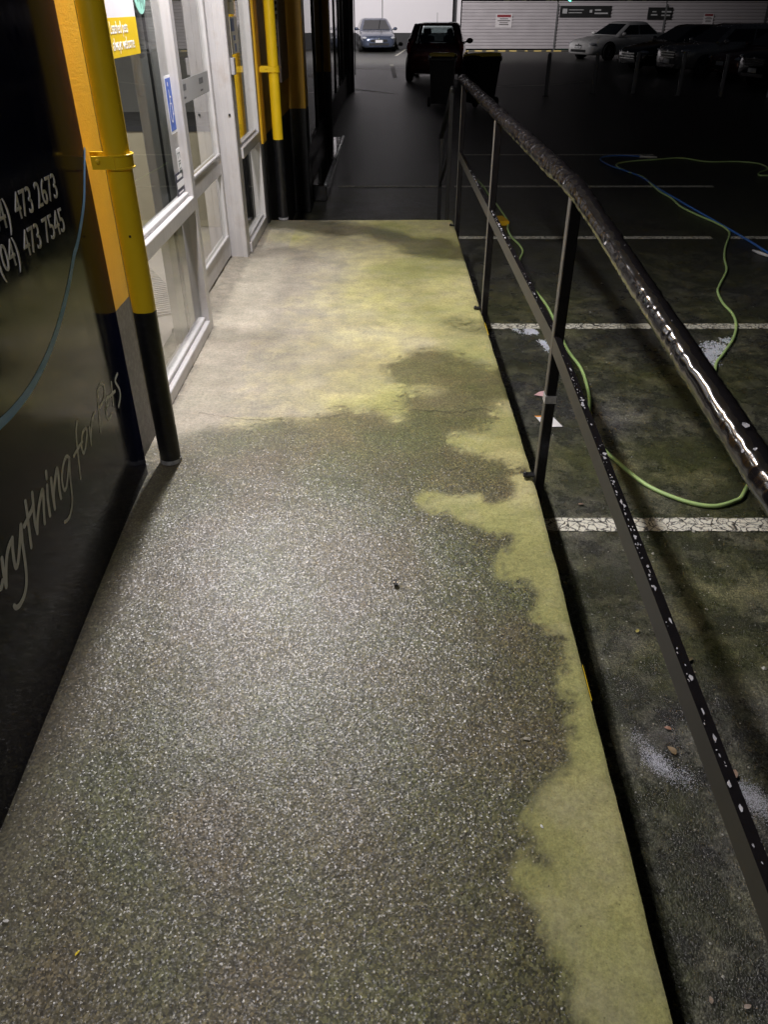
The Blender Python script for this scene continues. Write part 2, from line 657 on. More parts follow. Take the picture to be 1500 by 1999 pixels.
def vnoise(x, y, scale, seed, octv=4):
    """cheap value noise on arrays"""
    out = np.zeros(x.shape)
    amp, tot = 1.0, 0.0
    for o in range(octv):
        r_ = np.random.default_rng(seed + o)
        N = 256
        g = r_.random((N, N))
        X, Y = x * scale, y * scale
        xi, yi = np.floor(X).astype(int), np.floor(Y).astype(int)
        fx, fy = X - xi, Y - yi
        fx, fy = fx * fx * (3 - 2 * fx), fy * fy * (3 - 2 * fy)
        a = g[xi % N, yi % N]; b = g[(xi + 1) % N, yi % N]
        c = g[xi % N, (yi + 1) % N]; d = g[(xi + 1) % N, (yi + 1) % N]
        out += amp * ((a * (1 - fx) + b * fx) * (1 - fy) + (c * (1 - fx) + d * fx) * fy)
        tot += amp
        amp *= 0.55
        scale *= 2.03
    return out / tot


EDGE_X, LAND_Y = 0.607, 7.08


def build_walkway():
    x0, y0 = -1.24, -1.6
    st = 0.0125
    nx, ny = int((EDGE_X - x0) / st) + 1, int((LAND_Y - y0) / st) + 1
    xs = np.linspace(x0, EDGE_X, nx)
    ys = np.linspace(y0, LAND_Y, ny)
    X, Y = np.meshgrid(xs, ys, indexing='ij')
    # soft fold, uneven trowelling, a worn fillet along the door recess
    ks = 0.17
    Z = -ks * np.log1p(np.exp((RAMP_Y - Y) / ks)) * RAMP_S
    Z = Z + 0.010 * (vnoise(X + 9, Y + 9, 1.7, 3) - 0.5)
    rec = np.clip((-1.0 - X) / 0.12, 0, 1) * ((Y > 4.3) & (Y < 5.95))
    Z = Z + rec * (0.016 + 0.02 * (vnoise(X + 3, Y + 3, 14, 11) - 0.5))
    # chipped edge
    wob = (vnoise(np.full_like(ys, 0.3), ys + 40, 9, 21) - 0.5) * 0.006
    X[-1, :] = EDGE_X + wob
    Z[-1, :] -= 0.006
    X[-2, :] = X[-2, :] + wob * 0.5

    # ---- wet and dry patches, moss
    nxw = X + 0.05 * (vnoise(X + 20, Y + 20, 11, 31) - 0.5) + 0.012 * (vnoise(X + 2, Y + 2, 60, 32, 2) - 0.5)
    nyw = Y + 0.06 * (vnoise(X + 50, Y + 50, 11, 33) - 0.5) + 0.012 * (vnoise(X + 7, Y + 7, 60, 34, 2) - 0.5)
    dry_land = w2([(290, 870), (374, 844), (414, 838), (482, 836), (542, 822), (610, 820), (654, 796), (678, 794), (694, 804), (734, 800), (774, 828), (786, 800), (774, 770), (858, 766), (860, 758), (778, 757), (770, 740), (742, 716), (790, 696), (830, 680), (882, 684), (942, 712), (958, 722), (1000, 715), (920, 400), (480, 400), (300, 640)])
    dry_edge = w2([(1010, 770), (988, 781), (968.6, 802), (967, 820), (955, 835), (943, 845), (907, 842), (869, 850), (880, 863), (910, 877), (955, 892), (985, 898), (1000, 907), (1030, 907), (1032, 915), (1021, 922), (991, 931), (1012, 940), (1007, 961), (997, 973), (955, 980), (937, 967), (895, 961), (847, 955), (820, 958), (815, 973), (832, 993), (880, 997), (910, 1015), (958, 1036), (1000, 1039), (1000, 1057), (976, 1084), (962, 1105), (967, 1129), (1015, 1132), (1057, 1159), (1036, 1192), (1045, 1207), (1075, 1228), (1099, 1240), (1098, 1280), (1104, 1317), (1095, 1340), (1127, 1370), (1125, 1400), (1115, 1437), (1115, 1493), (1080, 1527), (1042, 1561), (1029, 1595), (1040, 1617), (1038, 1636), (1053, 1662), (1078, 1688), (1072, 1705), (1053, 1700), (1031, 1685), (1023, 1670), (995, 1692), (1009, 1737), (1050, 1774), (1061, 1816), (1087, 1864), (1106, 1902), (1108, 1947), (1121, 1981), (1140, 2010), (1170, 2300), (1500, 2300), (1400, 1999), (1150, 1100)])
    wet_end = w2([(500, 444), (606, 454), (654, 462), (710, 460), (774, 480), (790, 496), (862, 508), (935, 508), (902, 480), (866, 466), (810, 464), (766, 450), (750, 444), (630, 430), (566, 424), (500, 424)])
    wet_spot = w2([(862, 628), (878, 620), (926, 622), (960, 632), (955, 650), (902, 646), (866, 638)])
    wet_side = w2([(940, 690), (1030, 690), (1020, 780), (988, 781), (968, 770)])
    dry = inpoly(nxw, nyw, dry_land) | inpoly(nxw, nyw, dry_edge)
    wet = (~dry).astype(float)
    wet = np.maximum(wet, 0.85 * inpoly(nxw, nyw, wet_end))
    wet = np.maximum(wet, 0.45 * inpoly(nxw, nyw, wet_spot))
    soft = wet.copy()
    def blur(a, n):
        for _ in range(n):
            a[1:-1, 1:-1] = (a[1:-1, 1:-1] * 2 + a[:-2, 1:-1] + a[2:, 1:-1] + a[1:-1, :-2] + a[1:-1, 2:]) / 6
        return a
    soft = blur(soft, 26)
    wet = blur(wet, 2)
    # the damp on the landing has half dried: paler and soft edged, broken by pores
    far = np.clip((Y - 2.45) / 0.9, 0, 1)
    mott = vnoise(X + 31, Y + 31, 16, 71, 4) - 0.5
    keep = np.clip(1 - np.abs(Y - 6.4) / 1.2, 0, 1)          # the far puddle stays wet
    wet = wet * (1 - far) + np.clip((soft + 0.9 * mott * soft * (1 - soft) * 4) * (0.84 + 0.14 * keep), 0, 1) * far
    # dry flecks inside the damp and damp flecks inside the dry edge
    pore = vnoise(X + 11, Y + 11, 38, 81, 3)
    wet = np.clip(wet + np.where((pore > 0.64) & (soft > 0.22) & (soft < 0.78), np.where(soft > 0.5, -0.45, 0.45), 0), 0, 1)
    for _ in range(0):
        wet[1:-1, 1:-1] = (wet[1:-1, 1:-1] * 2 + wet[:-2, 1:-1] + wet[2:, 1:-1] + wet[1:-1, :-2] + wet[1:-1, 2:]) / 6
    # half dried margin against the building
    marg = np.clip((X + 0.97) / 0.20, 0, 1)
    wet = np.where(Y < 3.2, wet * (0.80 + 0.20 * marg), wet)
    damp = vnoise(X + 70, Y + 70, 1.6, 41)
    wet = np.where((wet < 0.4) & (Y > 3), wet + np.clip(damp - 0.52, 0, 1) * 1.1, wet)
    moss = 0.50 + 0.45 * np.tanh((X + 0.28) / 0.35) + 0.9 * (vnoise(X + 90, Y + 90, 1.9, 51) - 0.5)
    moss = np.where(Y < 3.2, moss + 0.25, moss)
    moss = np.where(X < -0.75, moss - 0.35, moss)
    g1 = np.exp(-(((X - onslab(890, 490).x) / 0.13) ** 2 + ((Y - onslab(890, 490).y) / 0.28) ** 2))
    g2 = np.exp(-(((X - onslab(550, 465).x) / 0.3) ** 2 + ((Y - onslab(550, 465).y) / 0.3) ** 2))
    moss = np.clip(moss + 1.0 * g1 + 0.8 * g2, 0, 1.3)
    # darker along the frames and sign wall, and in patches in the recess
    recess = (Y > 4.40) & (Y < 5.87)
    xe = np.where(recess, -1.15, -1.012)
    darken = 0.9 * np.exp(-np.clip(X - xe, 0, 9) / 0.012) * ((Y > 2.9) & (Y < 7.0)) * np.clip(vnoise(X + 5, Y + 5, 20, 61) * 3 - 1, 0, 1)
    darken = np.maximum(darken, 0.35 * recess * (X < -1.0) * np.clip(vnoise(X + 15, Y + 15, 25, 62) * 3 - 1.4, 0, 1))
    darken = np.maximum(darken, 0.9 * np.exp(-np.clip(X + 0.965, 0, 9) / 0.012) * (Y < 2.80))
    top = [tuple(p) for p in np.stack([X, Y, Z], -1).reshape(-1, 3).tolist()]
    verts = list(top)
    faces = [(i * ny + j, (i + 1) * ny + j, (i + 1) * ny + j + 1, i * ny + j + 1) for i in range(nx - 1) for j in range(ny - 1)]
    ntop = len(verts)
    # side skirts
    zb = GZ - 0.02
    b = len(verts)
    for j in range(ny):
        verts.append((EDGE_X + wob[j] * 0.6 + 0.001, ys[j], zb))
    i = nx - 1
    faces += [(i * ny + j, b + j, b + j + 1, i * ny + j + 1) for j in range(ny - 1)]
    b2 = len(verts)
    for i in range(nx):
        verts.append((xs[i], LAND_Y, zb))
    faces += [(i * ny + ny - 1, (i + 1) * ny + ny - 1, b2 + i + 1, b2 + i) for i in range(nx - 1)]
    me = bpy.data.meshes.new("walkway")
    me.from_pydata(verts, [], faces)
    extra = len(verts) - ntop
    for nm, arr, fill in (("wet", wet, 0.6), ("moss", moss, 0.8), ("darken", darken, 0.3)):
        a = me.attributes.new(nm, 'FLOAT', 'POINT')
        a.data.foreach_set("value", np.concatenate([arr.reshape(-1), np.full(extra, fill)]).astype(np.float32))
    o = link("walkway", me, M_SLAB, None, True)
    me.set_sharp_from_angle(angle=R(50))
    tag(o, kind="structure")
    # hairline shrinkage crack across the landing
    cm = MB()  # thin dark ribbon laid just above the slab
    crk = [(390, 806), (420, 812), (450, 816), (490, 821), (540, 820), (590, 818), (640, 816), (690, 806), (740, 801), (790, 800), (840, 803), (900, 806), (930, 800), (968, 803)]
    pts = [onslab(*p) for p in crk]
    pts = smooth_path(pts, 7)
    pts = [p + Vector((random.uniform(-.003, .003), random.uniform(-.007, .007), 0.0045)) for p in pts]
    ws = [0.0028 * max(0.25, mnoise.noise(p * 6) + 0.55) for p in pts]
    cm.ribbon(pts, ws, (0, 0, 1), 0.0)
    c = cm.build("crack", simple("crack_dark", (0.03, 0.028, 0.022), 0.9), o)
    # two steps down beyond the landing
    s = MB()
    s.box(-0.98, 0.60, LAND_Y + 0.004, LAND_Y + 0.30, GZ, -0.145, 0.006)
    tag(s.build("step", M_SLAB), kind="structure")
    s = MB()
    s.box(-0.98, 0.60, LAND_Y + 0.304, LAND_Y + 0.60, GZ, -0.29, 0.006)
    tag(s.build("step", M_SLAB), kind="structure")


build_walkway()


def parking_lines():
    ycs = [1025, 638, 465, 365, 303]
    for i, py in enumerate(ycs):
        y = onz(1250, py).y
        segs = {0: [(0.64, 8.0)], 1: [(0.62, 8.0)], 2: [(0.62, onz(1397, 470).x), (onz(1432, 471).x, 9.5)],
                3: [(-0.62, onz(880, 357).x - 0.05), (onz(885, 358).x, onz(1398, 368).x)], 4: [(onz(905, 301).x, onz(1285, 307).x)]}[i]
        for (a, b) in segs:
            m = MB()
            n = max(3, int((b - a) / 0.035))
            w = 0.054
            L = [(a + (b - a) * k / n, y - w + random.uniform(-.008, .008) * random.random(), GZ + 0.004) for k in range(n + 1)]
            U = [(a + (b - a) * k / n, y + w + random.uniform(-.008, .008) * random.random(), GZ + 0.004) for k in range(n + 1)]
            m.add(L + U, [(k, k + 1, n + 1 + k + 1, n + 1 + k) for k in range(n)])
            tag(m.build("parking_line", M_LINE), kind="structure")
    # far bays
    def stripe(pa, pb, w=0.05):
        m = MB()
        a, b = onz(*pa), onz(*pb)
        d = (b - a).normalized()
        s = Vector((-d.y, d.x, 0)) * w
        up = Vector((0, 0, 0.004))
        m.add([a - s + up, b - s + up, b + s + up, a + s + up], [(0, 1, 2, 3)])
        tag(m.build("parking_line", M_LINE), kind="structure")
    stripe((690, 134), (803, 138))
    stripe((765, 127), (772, 153), 0.07)
    stripe((773, 110), (796, 95))
    stripe((970, 170), (1066, 167))
    stripe((1076, 167), (1140, 160), 0.06)
    stripe((690, 175), (768, 184), 0.06)


parking_lines()

# ================================================================== SHOP BUILDING
shop = empty("shop_building", (-1.2, 4.5, 0))
tag(shop, "shop front with yellow and black painted pillars and aluminium glazed entrance beside the walkway", "building")


def shop_part(mb, name, mat, **kw):
    o = mb.build(name, mat, None, **kw)
    o.parent = shop
    o.matrix_parent_inverse = shop.matrix_basis.inverted()
    return o


def sub(o, parent):
    o.parent = parent
    o.matrix_parent_inverse = (parent.matrix_world if False else Matrix.Identity(4))
    return o


SILLX = -1.016
M_INWALL = simple("shop_interior_wall_paint", (0.42, 0.42, 0.41), 0.7)
M_DARKWALL = simple("black_wall_paint", (0.010, 0.010, 0.010), 0.5, bump=0.2)
M_FLOOR = simple("shop_floor_vinyl", (0.46, 0.41, 0.39), 0.45, 0, 0.1, 6)


def build_shop():
    # solid wall behind the sign panel, from behind the camera to the first pillar
    shop_part(MB().box(-1.30, -0.99, -6.0, 2.695, GZ - .05, 3.0), "wall", M_DARKWALL)
    # first pillar (scuffed lower part)
    p1 = MB()
    p1.box(-1.30, SILLX - 0.002, 2.702, 3.02, GZ, 3.0, 0.008)
    shop_part(p1, "pillar", M_PILLARG)
    # second pillar beyond the glazing
    p2 = MB()
    p2.box(-1.30, -1.002, 6.965, 7.19, GZ, 3.0, 0.010)
    shop_part(p2, "pillar", M_PILLAR)
    # recessed wall, third pillar
    shop_part(MB().box(-1.35, -1.03, 7.192, 9.36, GZ, 3.0), "wall", M_WALLP)
    shop_part(MB().box(-1.35, -0.852, 9.362, 9.70, GZ, 3.0, 0.008), "pillar", M_WALLP)
    # far columns between the dark glazing
    shop_part(MB().box(-1.35, -0.90, 14.75, 15.05, GZ, 3.0, 0.008), "pillar", M_WALLP)
    shop_part(MB().box(-1.35, -0.90, 23.7, 24.0, GZ, 3.4, 0.008), "pillar", M_DARKWALL)
    # plinth under the far glazing
    shop_part(MB().box(-1.35, -1.0, 9.702, 14.748, GZ, 0.02), "wall", M_DARKWALL)
    shop_part(MB().box(-1.35, -1.0, 15.052, 23.698, GZ, 0.02), "wall", M_DARKWALL)
    # dark tinted, slightly wavy glazing
    t = NT("dark_tinted_glazing")
    p = t.pos()
    t.set(col=(0.006, 0.006, 0.007), rough=0.03, ior=1.55, spec=0.7)
    t.bump(t.noise(t.mapping(p, (1, 1.0, 0.35)), 1.6, 2), 0.12, 0.02)
    def pane_run(a, b, n):
        w = (b - a) / n
        for k in range(n):
            f = MB()
            y0, y1 = a + k * w, a + (k + 1) * w - 0.004
            f.box(-1.06, -1.005, y0, y0 + 0.04, 0.022, 2.6)
            f.box(-1.06, -1.005, y1 - 0.04, y1, 0.022, 2.6)
            f.box(-1.058, -1.007, y0 + 0.04, y1 - 0.04, 2.5, 2.6)
            fr = shop_part(f, "window", M_POST)
            g = MB().box(-1.04, -1.028, y0 + 0.04, y1 - 0.04, 0.022, 2.5)
            sub(g.build("pane", t.m), fr)
            fr_m = fr
    pane_run(9.702, 14.748, 3)
    pane_run(15.052, 23.698, 5)
    # roof and canopy over the walkway
    shop_part(MB().box(-14, -1.0, -6, 24.0, 3.004, 3.4), "roof", M_DARKWALL)
    shop_part(MB().box(-0.998, 0.95, -6, 9.2, 2.95, 3.12), "canopy", simple("canopy_soffit_paint", (0.42, 0.42, 0.42), 0.6))
    # inside of the shop
    shop_part(MB().box(-6.0, -1.242, 2.7, 9.3, -0.12, -0.004), "floor", M_FLOOR)
    shop_part(MB().box(-6.1, -6.0, 2.7, 9.3, -0.1, 3.0), "back_wall", M_INWALL)
    shop_part(MB().box(-6.0, -1.352, 9.2, 9.3, 0.0, 3.0), "partition", M_INWALL)
    shop_part(MB().box(-6.0, -1.302, 2.80, 2.90, 0.0, 3.0), "partition", M_INWALL)
    shop_part(MB().box(-6.0, -1.304, 2.90, 9.2, 2.96, 3.0), "ceiling", M_INWALL)
    shop_part(MB().box(-14, -13.8, -6, 24, GZ, 3.0), "wall", M_DARKWALL)
    shop_part(MB().box(-13.8, -1.352, 23.7, 24, GZ, 3.0), "wall", M_DARKWALL)
    shop_part(MB().box(-13.8, -1.302, -6, -5.8, GZ, 3.0), "wall", M_DARKWALL)
    # low black kerb along the wall
    k = MB()
    a, b = onz(638, 362, -0.24), onz(673, 268, -0.24)
    k.box(-0.998, a.x, a.y, b.y, GZ, -0.24, 0.014)
    nb = MB().tube([(a.x - .012, a.y - .01, -0.236), (b.x - .02, b.y, -0.236)], 0.022, 10)  # pale bar added to draw the bright line along the kerb edge
    shop_part(nb, "kerb_highlight", simple("pale_highlight_metal", (0.55, 0.55, 0.55), 0.3, 0.7), smooth=True)
    shop_part(k, "kerb", simple("wet_black_kerb_paint", (0.012, 0.012, 0.012), 0.14, 0, 0.2, 10, coat=0.6, bump=0.25, bscale=25), smooth=False)


build_shop()


def frame_bar(m, x0, x1, y0, y1, z0, z1, ch=0.004):
    m.box(x0, x1, y0, y1, z0, z1, ch)


def build_glazing():
    TOP = 2.6
    # ---- sidelight beside the first pillar
    f = MB()
    ya, yb = 3.022, 4.40
    frame_bar(f, -1.12, SILLX, ya, ya + 0.06, 0.0, TOP)
    frame_bar(f, -1.12, SILLX, yb - 0.075, yb, 0.0, TOP)
    frame_bar(f, -1.118, SILLX + 0.002, ya + 0.061, yb - 0.076, 0.002, 0.062)
    frame_bar(f, -1.118, SILLX + 0.002, ya + 0.061, yb - 0.076, 0.675, 0.745)
    frame_bar(f, -1.118, SILLX, ya + 0.061, yb - 0.076, TOP - 0.06, TOP)
    # inner beads
    frame_bar(f, -1.085, -1.040, ya + 0.062, yb - 0.077, 0.063, 0.085)
    frame_bar(f, -1.085, -1.040, ya + 0.062, yb - 0.077, 0.746, 0.768)
    w = shop_part(f, "window", M_ALU)
    for (z0, z1) in ((0.086, 0.674), (0.769, TOP - 0.061)):
        sub(MB().box(-1.066, -1.060, ya + 0.062, yb - 0.077, z0, z1).build("pane", M_GLASS), w)
    # stile of the inner sliding leaf and a jamb, seen through the glass
    sub(MB().box(-1.135, -1.090, 3.97, 4.09, 0.003, TOP, 0.004).build("stile", M_ALU), w)
    sub(MB().box(-1.135, -1.090, 4.175, 4.285, 0.003, TOP, 0.004).build("stile", M_ALU), w)
    sub(MB().box(-1.130, -1.095, 4.11, 4.155, 0.003, TOP).build("gasket", M_BLACKR), w)
    # ---- door leaf
    DX0, DX1 = -1.19, -1.145
    d = MB()
    y0, y1 = 4.402, 5.868
    frame_bar(d, DX0, DX1, y0, y0 + 0.09, 0.03, TOP)
    frame_bar(d, DX0, DX1, y1 - 0.075, y1 - 0.02, 0.03, TOP)
    frame_bar(d, DX0 + .001, DX1 - .001, y0 + 0.091, y1 - 0.076, 0.03, 0.165)
    frame_bar(d, DX0 + .001, DX1 - .001, y0 + 0.091, y1 - 0.076, 0.60, 0.715)
    frame_bar(d, DX0 + .001, DX1 - .001, y0 + 0.091, y1 - 0.076, TOP - .09, TOP)
    frame_bar(d, DX1 - .012, DX1 + .006, y0 + 0.092, y1 - 0.077, 0.166, 0.186)
    frame_bar(d, DX1 - .012, DX1 + .006, y0 + 0.092, y1 - 0.077, 0.716, 0.736)
    dr = shop_part(d, "door", M_ALU)
    for (z0, z1) in ((0.187, 0.599), (0.737, TOP - .091)):
        sub(MB().box(-1.170, -1.164, y0 + 0.092, y1 - 0.077, z0, z1).build("pane", M_GLASS), dr)
    sub(MB().box(DX0 + .01, DX1 - .01, y1 - 0.019, y1 - 0.004, 0.03, TOP).build("gasket", M_BLACKR), dr)
    # frosted visibility strip with small dark marks
    fb = simple("frosted_film", (0.42, 0.42, 0.42), 0.6)
    st = sub(MB().box(-1.1635, -1.1620, y0 + 0.10, y1 - 0.085, 1.115, 1.235).build("visibility_strip", fb), dr)
    gm = simple("grey_print", (0.10, 0.10, 0.105), 0.6)
    for yy in (4.98, 5.48):
        mk = MB()
        for k in range(5):
            mk.box(-1.1618, -1.1614, yy + k * 0.026, yy + k * 0.026 + 0.02, 1.180, 1.212)
        mk.box(-1.1618, -1.1614, yy + 0.02, yy + 0.10, 1.138, 1.148)
        sub(mk.build("print", gm), dr)
    # sticker at the door edge
    # ---- thick door post
    pz = MB()
    frame_bar(pz, -1.20, -1.028, 5.872, 6.02, 0.0, TOP, 0.006)
    for k, xx in enumerate((-1.075, -1.115)):
        frame_bar(pz, xx - 0.006, xx + 0.006, 5.868, 5.874, 0.0, TOP, 0.0)
    jamb = shop_part(pz, "door_post", M_ALU)
    sub(MB().lathe([(0.008, 0), (0.008, 0.006)], 10, 'y', (-1.06, 5.862, 0.965)).build("keyhole", M_BLACKR), jamb)
    lk = MB()
    lk.box(-1.027, -1.002, 5.90, 5.965, 1.20, 1.30, 0.004)
    sub(lk.build("lock_box", simple("grey_lock_plastic", (0.35, 0.34, 0.34), 0.4)), jamb)
    # ---- second sidelight
    f2 = MB()
    ya, yb = 6.022, 6.955
    frame_bar(f2, -1.12, SILLX, yb - 0.07, yb, 0.0, TOP)
    frame_bar(f2, -1.118, SILLX + 0.002, ya, yb - 0.071, 0.002, 0.075)
    frame_bar(f2, -1.118, SILLX + 0.002, ya, yb - 0.071, 0.665, 0.735)
    frame_bar(f2, -1.118, SILLX, ya, yb - 0.071, TOP - 0.06, TOP)
    frame_bar(f2, -1.085, -1.040, ya, yb - 0.072, 0.076, 0.096)
    frame_bar(f2, -1.085, -1.040, ya, yb - 0.072, 0.736, 0.756)
    w2_ = shop_part(f2, "window", M_ALU)
    for (z0, z1) in ((0.097, 0.664), (0.757, TOP - 0.061)):
        sub(MB().box(-1.066, -1.060, ya, yb - 0.072, z0, z1).build("pane", M_GLASS), w2_)
    # head over the entrance
    shop_part(MB().box(-1.30, SILLX - 0.004, 3.022, 6.962, TOP + 0.002, 3.0), "lintel", M_WALLP)


build_glazing()

# ---- things inside the entrance
def build_interior():
    # ribbed entrance mat: base and ribs
    r = empty("entrance_mat", (-1.86, 5.0, 0.0), R(28))
    tag(r, "pale ribbed entrance mat on the shop floor behind the glass", "mat")
    MB().box(-0.42, 0.42, -0.6, 0.6, 0.0, 0.008).build("backing", simple("mat_backing", (0.20, 0.19, 0.185), 0.8), r)
    mt = simple("mat_rib", (0.55, 0.50, 0.48), 0.8)
    rb = MB().box(-0.42, 0.42, -0.009, 0.009, 0.008, 0.018).build("rib", mt, r)
    for k in range(29):
        o = rb if k == 0 else rb.copy()
        if k: COL.objects.link(o)
        o.location = (0, -0.56 + k * 0.04, 0)
    # beige counter with rounded corner
    c = empty("shop_counter", (-2.0, 7.3, 0))
    tag(c, "beige rounded shop counter seen through the first side window", "counter")
    ring = []
    for z in (0.0, 0.74):
        row = []
        for k in range(9):
            a = math.pi / 2 * k / 8
            row.append((0.6 + 0.25 * math.sin(a), -0.45 + 0.25 - 0.25 * math.cos(a), z))
        row += [(0.85, 0.5, z), (-1.2, 0.5, z), (-1.2, -0.45, z)]
        ring.append(row)
    MB().loft(ring).build("body", simple("counter_laminate", (0.50, 0.44, 0.32), 0.5), c)
    MB().loft([[(x * 1.02, y * 1.02, z + 0.74 if z == 0 else 0.78) for (x, y, z) in ring[0]], [(x * 1.02, y * 1.02, 0.78) for (x, y, z) in ring[0]]]).build("top", simple("counter_top", (0.05, 0.05, 0.055), 0.4), c)
    # dark shelving unit behind
    s = empty("shelf_unit", (-4.6, 7.9, 0))
    tag(s, "dark shelving unit deep inside the shop", "shelf")
    dk = simple("dark_shelf_board", (0.03, 0.03, 0.033), 0.5)
    for x in (-1.2, 1.2):
        MB().box(x - 0.02, x + 0.02, -0.2, 0.2, 0, 2.1).build("side", dk, s)
    MB().box(-1.18, 1.18, 0.17, 0.2, 0, 2.1).build("back", dk, s)
    for k in range(5):
        MB().box(-1.178, 1.178, -0.2, 0.168, 0.1 + 0.46 * k, 0.13 + 0.46 * k).build("shelf", dk, s)


build_interior()


# ================================================================== SIGN PANEL WITH LETTERING
PX = -0.97


def text_mesh(name, body, size, mat, loc, xs=1.0, parent=None, shear=0.0, align='LEFT', ext=0.0006):
    cu = bpy.data.curves.new(name, 'FONT')
    cu.body = body
    cu.size = size
    cu.align_x = align
    cu.shear = shear
    cu.extrude = ext
    cu.resolution_u = 4
    to = bpy.data.objects.new(name, cu)
    COL.objects.link(to)
    dg = bpy.context.evaluated_depsgraph_get()
    me = bpy.data.meshes.new_from_object(to.evaluated_get(dg))
    bpy.data.objects.remove(to)
    me.materials.clear()
    me.materials.append(mat)
    M = Matrix.Translation(Vector(loc)) @ Matrix.Rotation(math.pi / 2, 4, 'Z') @ Matrix.Rotation(math.pi / 2, 4, 'X') @ Matrix.Diagonal((xs, 1, 1, 1))
    me.transform(M)
    o = link(name, me, None, parent)
    return o


def build_sign():
    s = empty("sign_panel", (PX, 0.5, 0))
    tag(s, "glossy dark navy sign panel with phone numbers, blue arc and white script lettering", "sign")
    inv = s.matrix_basis.inverted()

    def ch(o):
        o.parent = s
        o.matrix_parent_inverse = inv
        return o
    ch(MB().box(PX - 0.018, PX, -5.9, 2.70, GZ + .03, 2.9, 0.0015).build("panel", M_SIGN))
    # phone numbers
    zt = 1.6 - 0.494
    a = onx(32, 432, PX)
    cap = 0.068
    size = cap / 0.70
    for body, p0, p1 in (("473 2673", (33, 427), (115, 389)), ("473 7545", (50, 498), (129, 455))):
        y0, y1, z0 = onx(*p0, PX).y, onx(*p1, PX).y, (onx(*p0, PX).z + onx(*p1, PX).z) / 2
        o = text_mesh("lettering", body, size, M_WHITE, (PX + 0.0008, 0, 0))
        w = max(v.co.y for v in o.data.vertices) - min(v.co.y for v in o.data.vertices)
        k = (y1 - y0) / w
        mn = min(v.co.y for v in o.data.vertices)
        for v in o.data.vertices:
            v.co.y = y0 + (v.co.y - mn) * k
            v.co.z += z0
        ch(o)
        o2 = text_mesh("lettering", "(04)", size, M_WHITE, (PX + 0.0008, 0, 0))
        mx = max(v.co.y for v in o2.data.vertices)
        for v in o2.data.vertices:
            v.co.y = y0 - 0.038 + (v.co.y - mx) * k
            v.co.z += z0
        ch(o2)
    # blue arc
    arc = smooth_path([onx(*p, PX) for p in [(165, 292), (164.5, 340), (163, 400), (152, 470), (144, 500), (131, 570), (106, 660), (70, 740), (30, 797), (-20, 845), (-90, 900)]], 6)
    ws = [0.014 + 0.014 * i / len(arc) for i in range(len(arc))]
    ch(MB().ribbon(arc, ws, (1, 0, 0), 0.0009).build("arc", M_BLUEV))

    # script lettering, one object per letter
    def A(x, y): return (x / 6.665, 900 + y / 6.665)
    def B(x, y): return (x * 0.2751, 700 + y * 0.2751)
    letters = [
        [[A(-60, 1500), A(-30, 1640), A(10, 1650), A(28, 1560)]],
        [[A(20, 1268), A(42, 1450), A(75, 1630)], [A(75, 1630), A(72, 1400), A(88, 1200), A(120, 1080), A(150, 1015)]],
        [[A(155, 1005), A(160, 1150), A(180, 1310), A(204, 1385), A(232, 1300), A(250, 1100), A(263, 840)], [A(268, 835), A(285, 1050), A(312, 1250), A(335, 1450), A(335, 1620), A(310, 1750), A(255, 1865), A(207, 1905), A(178, 1885)]],
        [[A(325, 528), A(350, 700), A(375, 900), A(402, 1115)], [A(308, 845), A(350, 760), A(400, 650), A(425, 575)]],
        [[A(415, 418), A(430, 600), A(450, 800), A(480, 930)], [A(480, 930), A(482, 760), A(505, 560), A(545, 380), A(560, 480), A(565, 650), A(575, 805)]],
        [[A(607, 322), A(620, 520), A(645, 705)], [A(594, 145), A(600, 220)]],
        [[A(660, 232), A(680, 430), A(707, 615)], [A(707, 615), A(692, 450), A(710, 250), A(735, 98), A(755, 200), A(765, 350), A(786, 478)]],
        [[B(490, 705), B(468, 695), B(445, 760), B(438, 860), B(455, 935), B(474, 880), B(488, 710)], [B(488, 705), B(496, 850), B(510, 1000), B(500, 1090), B(480, 1140), B(455, 1160)]],
        [[B(545, 450), B(538, 520), B(547, 640), B(560, 760), B(570, 848)], [B(520, 692), B(556, 628), B(580, 590)]],
        [[B(606, 490), B(584, 530), B(576, 620), B(592, 672), B(608, 610), B(614, 520), B(606, 490)]],
        [[B(632, 490), B(640, 560), B(645, 610)], [B(642, 560), B(648, 460), B(668, 385)]],
        [[B(690, 230), B(697, 340), B(712, 518)], [B(690, 232), B(716, 180), B(740, 215), B(734, 290), B(705, 345)]],
        [[B(746, 360), B(770, 318), B(766, 268), B(750, 310), B(754, 400), B(770, 430), B(790, 395)]],
        [[B(788, 170), B(796, 250), B(803, 335)], [B(776, 268), B(814, 232)]],
        [[B(832, 108), B(816, 160), B(844, 215), B(852, 270), B(840, 342)]],
    ]
    for li, L in enumerate(letters):
        m = MB()
        for kk, stn in enumerate(L):
            pts = smooth_path([onx(*p, PX) for p in stn], 6)
            m.ribbon(pts, 0.0150 if li < 7 else 0.0115, (1, 0, 0), 0.0010 + 0.0003 * kk)
        ch(m.build("script_letter", M_WHITE))


build_sign()


